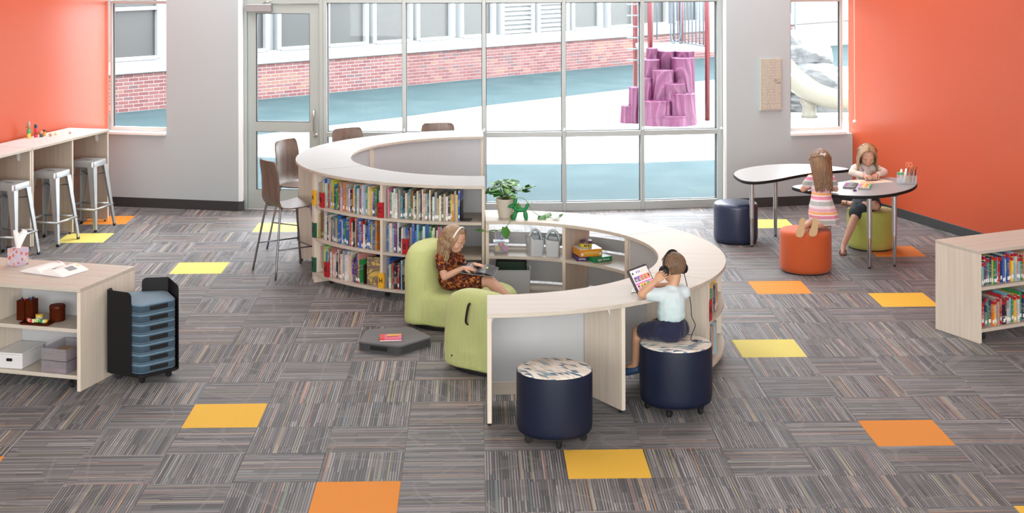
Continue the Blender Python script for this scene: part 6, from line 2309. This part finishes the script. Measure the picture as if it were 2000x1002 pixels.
# ------------------------------------------------------------------ girl reading in the bean bag chair
def build_reader():
    B = V((-.20, 12.42, .30))
    t = person('girl in a rust patterned dress reading a big black book in the lime chair', B)
    def L(x, y, z): return V((x, y, z)) - B
    SK = skin_material('reader_skin', (.60, .34, .235))
    mb, fg = MB(), MB()
    H = head_frame(L(-.165, 12.33, .735), (.80, -.42, -.42))
    s = 1.06
    add_head(mb, H, s)
    hip = L(-.21, 12.42, .385)
    chest = L(-.225, 12.385, .555)
    neck = L(-.205, 12.365, .632)
    limb(mb, [(hip, .080), (L(-.22, 12.40, .47), .072), (chest, .074), (neck, .036)])
    limb(mb, [(neck, .033), (H @ V((0, -.025, -.055)), .036)])
    shR, shL = L(-.285, 12.30, .585), L(-.165, 12.455, .585)
    limb(mb, [(shR, .036), (chest + V((0, 0, .035)), .05), (shL, .036)])
    elR, wrR = L(-.250, 12.250, .435), L(-.095, 12.245, .512)
    limb(mb, [(shR, .034), (elR, .029)])
    limb(mb, [(elR, .029), (elR.lerp(wrR, .4), .029), (wrR, .019)])
    hand(mb, fg, wrR, (.93, .12, -.14), (.08, -.25, .95), 1, .16, 1.05)
    elL, wrL = L(-.07, 12.46, .46), L(.0, 12.37, .512)
    limb(mb, [(shL, .034), (elL, .029)])
    limb(mb, [(elL, .029), (wrL, .019)])
    hand(mb, fg, wrL, (.85, -.35, -.1), (0, 0, 1), -1, .2, 1.05)
    for hy, ky, fy in ((12.355, 12.235, 12.14), (12.445, 12.325, 12.23)):
        hp, kn, an = L(-.19, hy, .375), L(.115, ky, .398), L(.305, fy, .245)
        limb(mb, [(hp, .060), (hp.lerp(kn, .6), .052), (kn, .042)])
        limb(mb, [(kn, .042), (kn.lerp(an, .35), .041), (an, .026)])
        limb(mb, [(an, .027), (an + V((.075, -.03, .0)), .022)])
    body = blob('body', mb, .006, 5, SK, t, .5)
    merge_extra(body, fg)
    add_face(t, H, s, -.7, True, SK)
    # dress
    D = NT('rust_flower_print_cotton')
    vo = D.n('ShaderNodeTexVoronoi')
    vo.inputs['Scale'].default_value = 60
    D.link(D.coords(), vo.inputs['Vector'])
    sc_ = D.n('ShaderNodeSeparateColor')
    D.link(vo.outputs['Color'], sc_.inputs[0])
    dc = D.ramp(sc_.outputs[0], [(0, (.05, .016, .012)), (.34, (.17, .045, .022)), (.55, (.34, .085, .022)), (.74, (.09, .03, .02)), (.86, (.46, .17, .04))], 'CONSTANT')
    D = D.set(dc, .85, 0, .2)
    dr = MB()
    limb(dr, [(hip, .098), (L(-.22, 12.40, .47), .083), (chest, .086), (L(-.21, 12.37, .602), .058)], 16)
    limb(dr, [(shR, .046), (chest + V((0, 0, .03)), .06), (shL, .046)])
    for sh, el in ((shR, elR), (shL, elL)):
        limb(dr, [(sh, .046), (sh.lerp(el, .42), .048)])
    for hy, ky in ((12.355, 12.235), (12.445, 12.325)):
        limb(dr, [(L(-.19, hy, .375), .072), (L(-.19, hy, .375).lerp(L(.115, ky, .398), .72), .066)])
    limb(dr, [(L(-.05, 12.34, .385), .07), (L(.02, 12.32, .39), .065)])
    blob('dress', dr, .007, 5, D, t, .5, folds(5, .006, 16))
    # hair with loose waves
    GH = hair_material('light_brown_hair', (.13, .07, .035), (.42, .27, .15))
    hr = Hair()
    hr.cap(H, s, lambda p, d: (d.y > .42 and p.z < .070) or (abs(d.x) > .55 and d.y > .32 and p.z < .02) or p.z < -.05, 1.07, 34, 22)
    rr = random.Random(8)
    Q = H.to_3x3()
    dn = V((0, 0, -1))
    for k in range(120):
        a = R(rr.uniform(168, 372))
        e = rr.uniform(.0, 1.25)
        d = V((cos(e) * cos(a), cos(e) * sin(a), sin(e)))
        p = V((d.x * .077, -.014 + d.y * .092, .025 + d.z * .080)) * s
        o = V((d.x, d.y, 0))
        o = o.normalized() if o.length > .1 else V((0, -1, 0))
        ow = Q @ o
        p1 = V((o.x * .084, -.014 + o.y * .098, -.012)) * s
        w0 = H @ p
        w1 = H @ p1
        ln = rr.uniform(.10, .19)
        ph = rr.uniform(0, 6)
        pts = [w0, w0.lerp(w1, .5) + (Q @ d) * .012, w1]
        for j in (1, 2, 3, 4):
            q = w1 + dn * ln * j / 4 + ow * (.006 * sin(ph + j * 1.9)) + V((.012 * sin(ph * 1.7 + j * 1.6), .012 * cos(ph + j * 1.5), 0)) - V((.0, .0, 0)) * j
            pts.append(q + V((-.008 * j, 0, 0)))
        hr.lock(pts, rr.uniform(.010, .016), .55, Q @ V((-o.y, o.x, 0)), .3, rr.random())
    # side locks framing the face
    for sx in (-1, 1):
        for k in range(7):
            y0 = .015 - .014 * k
            p = [V((sx * .050, .030 + y0 * .5, .088)), V((sx * .080, .026 + y0, .035)), V((sx * .084, .014 + y0, -.03)), V((sx * .080, .004 + y0, -.085))]
            q = [H @ (v * s) for v in p]
            e = q[-1]
            for j in (1, 2, 3): q.append(e + dn * .035 * j + V((.010 * sin(j * 2 + k), -.008 * cos(j * 1.8 + k), 0)))
            hr.lock(q, .012, .5, Q @ V((0, 1, 0)), .3, k * .13)
    hr.build(GH, t)
    MB().tube([H @ (V((.081 * cos(R(a)), .020 - .004 * sin(R(a)), .022 + .088 * sin(R(a)))) * s) for a in range(0, 181, 12)], .0055, 8, sx=1.3, up=Q @ V((0, 1, 0))).build('hair_band', plain('white_hair_band', (.78, .78, .78), .4), t, smooth=True)
    # the book on her lap
    BKP = NT('dark_photograph_page')
    f = BKP.noise(BKP.coords('Object', (22, 7, 1)), 1.0, 3, .6, .4)
    BKP = BKP.set(BKP.ramp(f, [(.45, (.012, .012, .014)), (.58, (.05, .045, .05)), (.64, (.22, .21, .22)), (.68, (.02, .02, .022))]), .35)
    o = open_book('picture_book', 'big open black paged picture book on the lap of the reading girl', 'book',
                  Matrix.Translation((.0, 12.215, .462)) @ Matrix.Rotation(R(-14), 4, 'Z') @ Matrix.Rotation(R(8), 4, 'X') @ Matrix.Rotation(R(4), 4, 'Y'), .155, .20, BKP, PAPER, .022, 0,
                  ((1, .45, .55, .5, .65, YELP), (-1, .55, .62, .1, .8, plain('grey_print', (.25, .24, .25), .5)), (-1, .40, .46, .15, .75, plain('pale_print', (.4, .4, .42), .5))))
    return t


build_reader()


# ------------------------------------------------------------------ girl in the striped dress, seen from behind
def build_striped():
    B = V((3.33, 14.30, .40))
    t = person('girl in a pink and grey striped dress kneeling on the orange ottoman, seen from behind', B)
    def L(x, y, z): return V((x, y, z)) - B
    SK = skin_material('striped_girl_skin', (.60, .35, .25))
    mb, fg = MB(), MB()
    H = head_frame(L(3.385, 14.47, 1.030), (.10, .86, -.42))
    s = 1.08
    add_head(mb, H, s)
    hip, chest, neck = L(3.36, 14.30, .61), L(3.375, 14.385, .82), L(3.38, 14.42, .905)
    limb(mb, [(hip, .085), (L(3.365, 14.34, .71), .070), (chest, .074), (neck, .036)])
    limb(mb, [(neck, .034), (H @ V((0, -.02, -.055)), .036)])
    shL, shR = L(3.28, 14.41, .865), L(3.475, 14.395, .865)
    limb(mb, [(shL, .035), (chest + V((0, .01, .04)), .05), (shR, .035)])
    for sh, el, wr, sd in ((shL, L(3.215, 14.475, .755), L(3.315, 14.605, .748), 1), (shR, L(3.535, 14.455, .757), L(3.46, 14.60, .748), -1)):
        limb(mb, [(sh, .033), (el, .028)])
        limb(mb, [(el, .028), (wr, .019)])
        hand(mb, fg, wr, (.5 * sd, .8, -.05), (0, 0, 1), sd, .25, 1.0)
    for hx, kn, an, hl in ((3.315, L(3.30, 14.375, .452), L(3.135, 14.095, .462), L(3.098, 14.052, .515)), (3.405, L(3.425, 14.335, .452), L(3.265, 14.115, .462), L(3.228, 14.072, .52))):
        hp = L(hx, 14.305, .60)
        limb(mb, [(hp, .062), (kn, .044)])
        limb(mb, [(kn, .044), (kn.lerp(an, .4), .042), (an, .027)])
        limb(mb, [(an, .027), (an + V((-.022, -.02, -.04)), .025), (an + V((-.03, -.028, -.085)), .02)])
    body = blob('body', mb, .006, 5, SK, t, .5)
    merge_extra(body, fg)
    add_face(t, H, s, -.7, True, SK)
    ST = NT('pastel_striped_jersey')
    tc = ST.n('ShaderNodeTexCoord')
    sp = ST.n('ShaderNodeSeparateXYZ')
    ST.link(tc.outputs['Object'], sp.inputs[0])
    zz = ST.math('MULTIPLY', ST.math('FRACT', ST.math('MULTIPLY_ADD', sp.outputs[2], 1 / .172, .62)), 1.0)
    W_, P_, O_, G_, K_ = (.70, .62, .64), (.66, .24, .33), (.78, .34, .10), (.36, .38, .37), (.68, .36, .42)
    col = ST.ramp(zz, [(0, G_), (.20, G_), (.215, W_), (.30, W_), (.315, P_), (.46, P_), (.475, W_), (.53, W_), (.545, O_), (.64, O_), (.655, W_), (.69, K_), (.83, K_), (.845, W_), (.98, W_), (1, G_)])
    ST.bump(ST.noise(ST.coords('Object', (60, 60, 6)), 1, 2), .3, .003)
    STRIPE = ST.set(col, .85, 0, .2, .1)
    dr = MB()
    rings = []
    for (z, cx, cy, rx, ry) in ((.450, 3.385, 14.285, .140, .118), (.460, 3.385, 14.285, .143, .120), (.54, 3.375, 14.29, .142, .122), (.63, 3.362, 14.305, .122, .112), (.70, 3.365, 14.335, .100, .092), (.76, 3.37, 14.365, .094, .086), (.83, 3.376, 14.392, .096, .084), (.885, 3.38, 14.412, .075, .066), (.905, 3.38, 14.418, .052, .05)):
        ring = []
        for k in range(40):
            a = 2 * pi * k / 40
            w = 1 + (.045 * sin(9 * a + z * 9) + .03 * sin(5 * a)) * max(0, (.72 - z) / .27)
            ring.append(L(cx + rx * w * cos(a), cy + ry * w * sin(a), z))
        rings.append(ring)
    dr.rings(rings)
    limb(dr, [(shL, .045), (chest + V((0, .01, .035)), .056), (shR, .045)])
    for sh, el in ((shL, L(3.215, 14.475, .755)), (shR, L(3.535, 14.455, .757))): limb(dr, [(sh, .045), (sh.lerp(el, .5), .045)])
    blob('dress', dr, .0075, 3, STRIPE, t, .5, folds(9, .003, 22))
    SOLE = plain('tan_sandal_sole', (.50, .33, .17), .6)
    STRAP = plain('rose_gold_strap', (.55, .33, .27), .4)
    for an in (L(3.135, 14.095, .462), L(3.265, 14.115, .462)):
        c = an + V((-.034, -.062, .006))
        sx = V((1, -.25, 0)).normalized()
        up = V((.22, .18, .95)).normalized()
        nn = sx.cross(up).normalized()
        pts = [(-.022, .085), (-.028, .06), (-.026, .02), (-.034, -.02), (-.042, -.055), (-.036, -.082), (-.012, -.095), (.016, -.092), (.036, -.072), (.038, -.04), (.030, .0), (.027, .05), (.020, .083), (.0, .094)]
        m = MB()
        q = round_poly(pts, .012, 3)
        m.rings([[c + sx * x + up * y + nn * .000 for x, y in q], [c + sx * x + up * y + nn * .014 for x, y in q]])
        so = m.build('sandal', SOLE, t, smooth=True, angle=40)
        MB().tube(smooth_path([c + sx * .036 + up * -.03, c + sx * .030 + up * -.03 - nn * .035, c - nn * .052 - up * .03, c - sx * .032 + up * -.03 - nn * .035, c - sx * .038 - up * .03], 4), .006, 6).build('strap', STRAP, so, smooth=True)
    GH = hair_material('chestnut_hair', (.085, .042, .022), (.30, .175, .095))
    hr = Hair()
    hr.cap(H, s, lambda p, d: (d.y > .42 and p.z < .070) or (abs(d.x) > .6 and d.y > .35 and p.z < .02) or p.z < -.05, 1.08, 34, 22)
    rr = random.Random(14)
    Q = H.to_3x3()
    for k in range(150):
        a = R(rr.uniform(180, 360))
        e = rr.uniform(.0, 1.3)
        d = V((cos(e) * cos(a), cos(e) * sin(a), sin(e)))
        p = V((d.x * .078, -.014 + d.y * .094, .025 + d.z * .081)) * s
        o = V((d.x, d.y, 0))
        o = o.normalized() if o.length > .1 else V((0, -1, 0))
        p1 = V((o.x * .086, -.014 + o.y * .102, -.008)) * s
        w0, w1 = H @ p, H @ p1
        ln = rr.uniform(.225, .315) * (1 - .12 * abs(d.x))
        ph = rr.uniform(0, 6)
        cx = w1.x * .55 + (H.translation.x) * .45
        pts = [w0, w0.lerp(w1, .5) + (Q @ d) * .012, w1]
        for j in (1, 2, 3, 4, 5):
            u = j / 5
            x = w1.x * (1 - .25 * u) + H.translation.x * .25 * u + (.010 * sin(ph + j * 1.3)) * u
            y = w1.y + (-.045 + .55 * max(0, w1.y - .07) - w1.y) * u ** .8 + .005 * cos(ph + j * 1.5) * u
            z = w1.z - ln * u
            pts.append(V((x, y, z)))
        hr.lock(pts, rr.uniform(.010, .015), .5, V((1, 0, 0)), .45, rr.random())
    hr.build(GH, t)
    CLIP = plain('white_bow_clip', (.75, .72, .70), .4)
    c = H @ (V((.015, -.118, .022)) * s)
    b = MB()
    for sx in (-1, 1):
        b.ell(c + V((sx * .016, -.004, .006)), (.015, .006, .010), 10, 8).ell(c + V((sx * .010, -.004, -.012)), (.007, .005, .010), 8, 6)
    b.ell(c + V((0, -.008, 0)), .006, 8, 6)
    b.build('bow_clip', CLIP, t, smooth=True)
    MB().tube([H @ (V((.093 * cos(R(a)), -.016 + .108 * sin(R(a)), .018)) * s) for a in range(185, 356, 10)], .0035, 6).build('hair_tie', plain('brown_hair_tie', (.35, .24, .16), .5), t, smooth=True)
    return t


build_striped()


# ------------------------------------------------------------------ girl drawing in the pink sweater
def build_drawer():
    B = V((4.09, 15.38, .40))
    t = person('girl in a pale pink sweater and dark denim skirt drawing at the grey table', B)
    def L(x, y, z): return V((x, y, z)) - B
    SK = skin_material('drawing_girl_skin', (.58, .33, .235))
    mb, fg = MB(), MB()
    H = head_frame(L(4.085, 15.345, .955), (-.10, -.84, -.50))
    s = 1.08
    add_head(mb, H, s)
    hip, chest, neck = L(4.075, 15.40, .50), L(4.075, 15.435, .765), L(4.08, 15.41, .848)
    limb(mb, [(hip, .085), (L(4.075, 15.42, .63), .070), (chest, .074), (neck, .036)])
    limb(mb, [(neck, .034), (H @ V((0, -.03, -.055)), .036)])
    shR, shL = L(3.975, 15.42, .805), L(4.185, 15.44, .805)
    limb(mb, [(shR, .036), (chest + V((0, 0, .04)), .05), (shL, .036)])
    elR, wrR = L(3.915, 15.315, .775), L(4.015, 15.205, .768)
    elL, wrL = L(4.255, 15.335, .778), L(4.150, 15.235, .768)
    for sh, el, wr in ((shR, elR, wrR), (shL, elL, wrL)):
        limb(mb, [(sh, .033), (el, .028)])
        limb(mb, [(el, .028), (wr, .019)])
    hand(mb, fg, wrR, (.62, -.75, -.10), (-.25, -.15, .95), 1, .62, 1.05)
    hand(mb, fg, wrL, (-.55, -.80, -.16), (.1, .0, 1), -1, .28, 1.05)
    hR, kR, aR = L(4.02, 15.36, .475), L(3.89, 15.13, .335), L(3.755, 15.03, .085)
    hL, kL, aL = L(4.125, 15.37, .475), L(4.105, 15.105, .468), L(3.90, 15.32, .455)
    limb(mb, [(hR, .062), (hR.lerp(kR, .6), .052), (kR, .042)])
    limb(mb, [(kR, .042), (kR.lerp(aR, .35), .041), (aR, .026)])
    limb(mb, [(aR, .027), (aR + V((-.02, -.05, -.045)), .024), (aR + V((-.035, -.095, -.056)), .019)])
    limb(mb, [(hL, .062), (hL.lerp(kL, .6), .054), (kL, .044)])
    limb(mb, [(kL, .044), (kL.lerp(aL, .45), .040), (aL, .027)])
    limb(mb, [(aL, .026), (aL + V((-.065, .045, .008)), .022)])
    body = blob('body', mb, .006, 5, SK, t, .5)
    merge_extra(body, fg)
    add_face(t, H, s, -.8, True, SK)
    KN = fabric('pale_pink_knit', (.66, .55, .50), .9, 160, .14, .5, .1)
    sw = MB()
    limb(sw, [(L(4.075, 15.41, .56), .090), (L(4.075, 15.425, .66), .083), (chest, .086), (L(4.08, 15.415, .825), .055)], 16)
    limb(sw, [(shR, .046), (chest + V((0, 0, .035)), .06), (shL, .046)])
    for sh, el, wr in ((shR, elR, wrR), (shL, elL, wrL)):
        limb(sw, [(sh, .046), (el, .038), (el.lerp(wr, .80), .030)])
    blob('sweater', sw, .007, 4, KN, t, .5, folds(3, .004, 24))
    DN = fabric('black_denim', (.025, .032, .042), .8, 240, .3, .3)
    sk = MB()
    limb(sk, [(L(4.075, 15.405, .57), .092), (hip, .100)], 16)
    limb(sk, [(hR, .086), (hR.lerp(kR, .70), .083)])
    limb(sk, [(hL, .084), (hL.lerp(kL, .60), .076)])
    limb(sk, [(hR.lerp(kR, .35), .086), (hL.lerp(kL, .35), .084)])
    limb(sk, [(hR.lerp(kR, .5), .082), (hL.lerp(kL, .5), .078)])
    limb(sk, [(hR.lerp(kR, .68), .078), (hL.lerp(kL, .58), .074)])
    limb(sk, [(L(4.01, 15.27, .455), .07), (L(4.07, 15.25, .47), .07)])
    blob('skirt', sk, .007, 4, DN, t, .5, folds(7, .006, 20))
    HEM = plain('frayed_pale_hem', (.30, .30, .31), .9)
    SAND = plain('brown_leather_sandal', (.16, .075, .045), .5)
    for an, d, u in ((aR, V((-.35, -.90, 0)), V((0, 0, 1))), (aL, V((-.78, .55, .05)), V((.1, .1, 1)))):
        d = d.normalized()
        side = d.cross(u).normalized()
        u = side.cross(d)
        base = an - u * (.083 if an is aR else .034) - d * .03
        q = round_poly([(-.026, -.012), (-.03, .05), (-.038, .10), (-.025, .145), (.012, .15), (.034, .115), (.032, .05), (.026, -.012)], .015, 3)
        m = MB()
        m.rings([[base + side * x + d * y for x, y in q], [base + side * x + d * y + u * .014 for x, y in q]])
        so = m.build('sandal', SAND, t, smooth=True, angle=40)
        for yy, hh in ((.07, .046), (.105, .040)):
            MB().tube(smooth_path([base + d * yy + side * .034 + u * .012, base + d * yy + side * .026 + u * hh, base + d * yy + u * (hh + .008), base + d * yy - side * .026 + u * hh, base + d * yy - side * .034 + u * .012], 4), .008, 8, sx=.45, up=u).build('strap', SAND, so, smooth=True)
    GH = hair_material('honey_brown_hair', (.17, .09, .04), (.46, .29, .15))
    hr = Hair()
    hr.cap(H, s, lambda p, d: (d.y > .30 and p.z < .074 and abs(p.x) < .066) or p.z < -.05, 1.07, 34, 22)
    rr = random.Random(31)
    Q = H.to_3x3()
    for sx in (-1, 1):
        for k in range(26):
            y0 = .036 - .0045 * k
            p = [V((sx * .010, .045 + y0 * .4, .103)), V((sx * .052, .040 + y0 * .7, .085)), V((sx * .077, .026 + y0, .035)), V((sx * .083, .016 + y0, -.03))]
            q = [H @ (v * s) for v in p]
            e = q[-1]
            ln = rr.uniform(.13, .20)
            ph = rr.uniform(0, 6)
            for j in (1, 2, 3, 4):
                u = j / 4
                q.append(e + V((-sx * .012 * u + .006 * sin(ph + j), .022 * u - .055 * (1 - u) * 0 + .006 * cos(ph + j * 1.3), -ln * u)))
            hr.lock(q, rr.uniform(.010, .0145), .5, Q @ V((0, 1, 0)), .35, rr.random())
    for k in range(60):
        a = R(rr.uniform(190, 350))
        e = rr.uniform(.1, 1.3)
        d = V((cos(e) * cos(a), cos(e) * sin(a), sin(e)))
        p = V((d.x * .078, -.014 + d.y * .094, .025 + d.z * .081)) * s
        o = V((d.x, d.y, 0)).normalized()
        p1 = V((o.x * .084, -.014 + o.y * .100, -.012)) * s
        w0, w1 = H @ p, H @ p1
        pts = [w0, w0.lerp(w1, .5) + (Q @ d) * .012, w1] + [w1 + V((.006 * sin(j + k), .012 * j, -.05 * j)) for j in (1, 2, 3, 4)]
        hr.lock(pts, rr.uniform(.011, .015), .5, V((1, 0, 0)), .35, rr.random())
    hr.build(GH, t)
    # pencil in her right hand is a thing of its own
    p = thing('marker_pen', 'purple topped white marker held by the drawing girl', 'marker', (4.052, 15.152, .7235))
    a, b = V((.0, .0, .004)), V((-.070, .035, .125))
    MB().tube([a, a.lerp(b, .08), b], [.001, .0045, .0045], 8).build('barrel', plain('white_marker', (.72, .70, .72), .4), p, smooth=True)
    MB().tube([a.lerp(b, .72), b.lerp(a, -.03)], .0052, 8).build('cap', plain('purple_marker_cap', (.12, .05, .22), .4), p, smooth=True)
    return t


build_drawer()
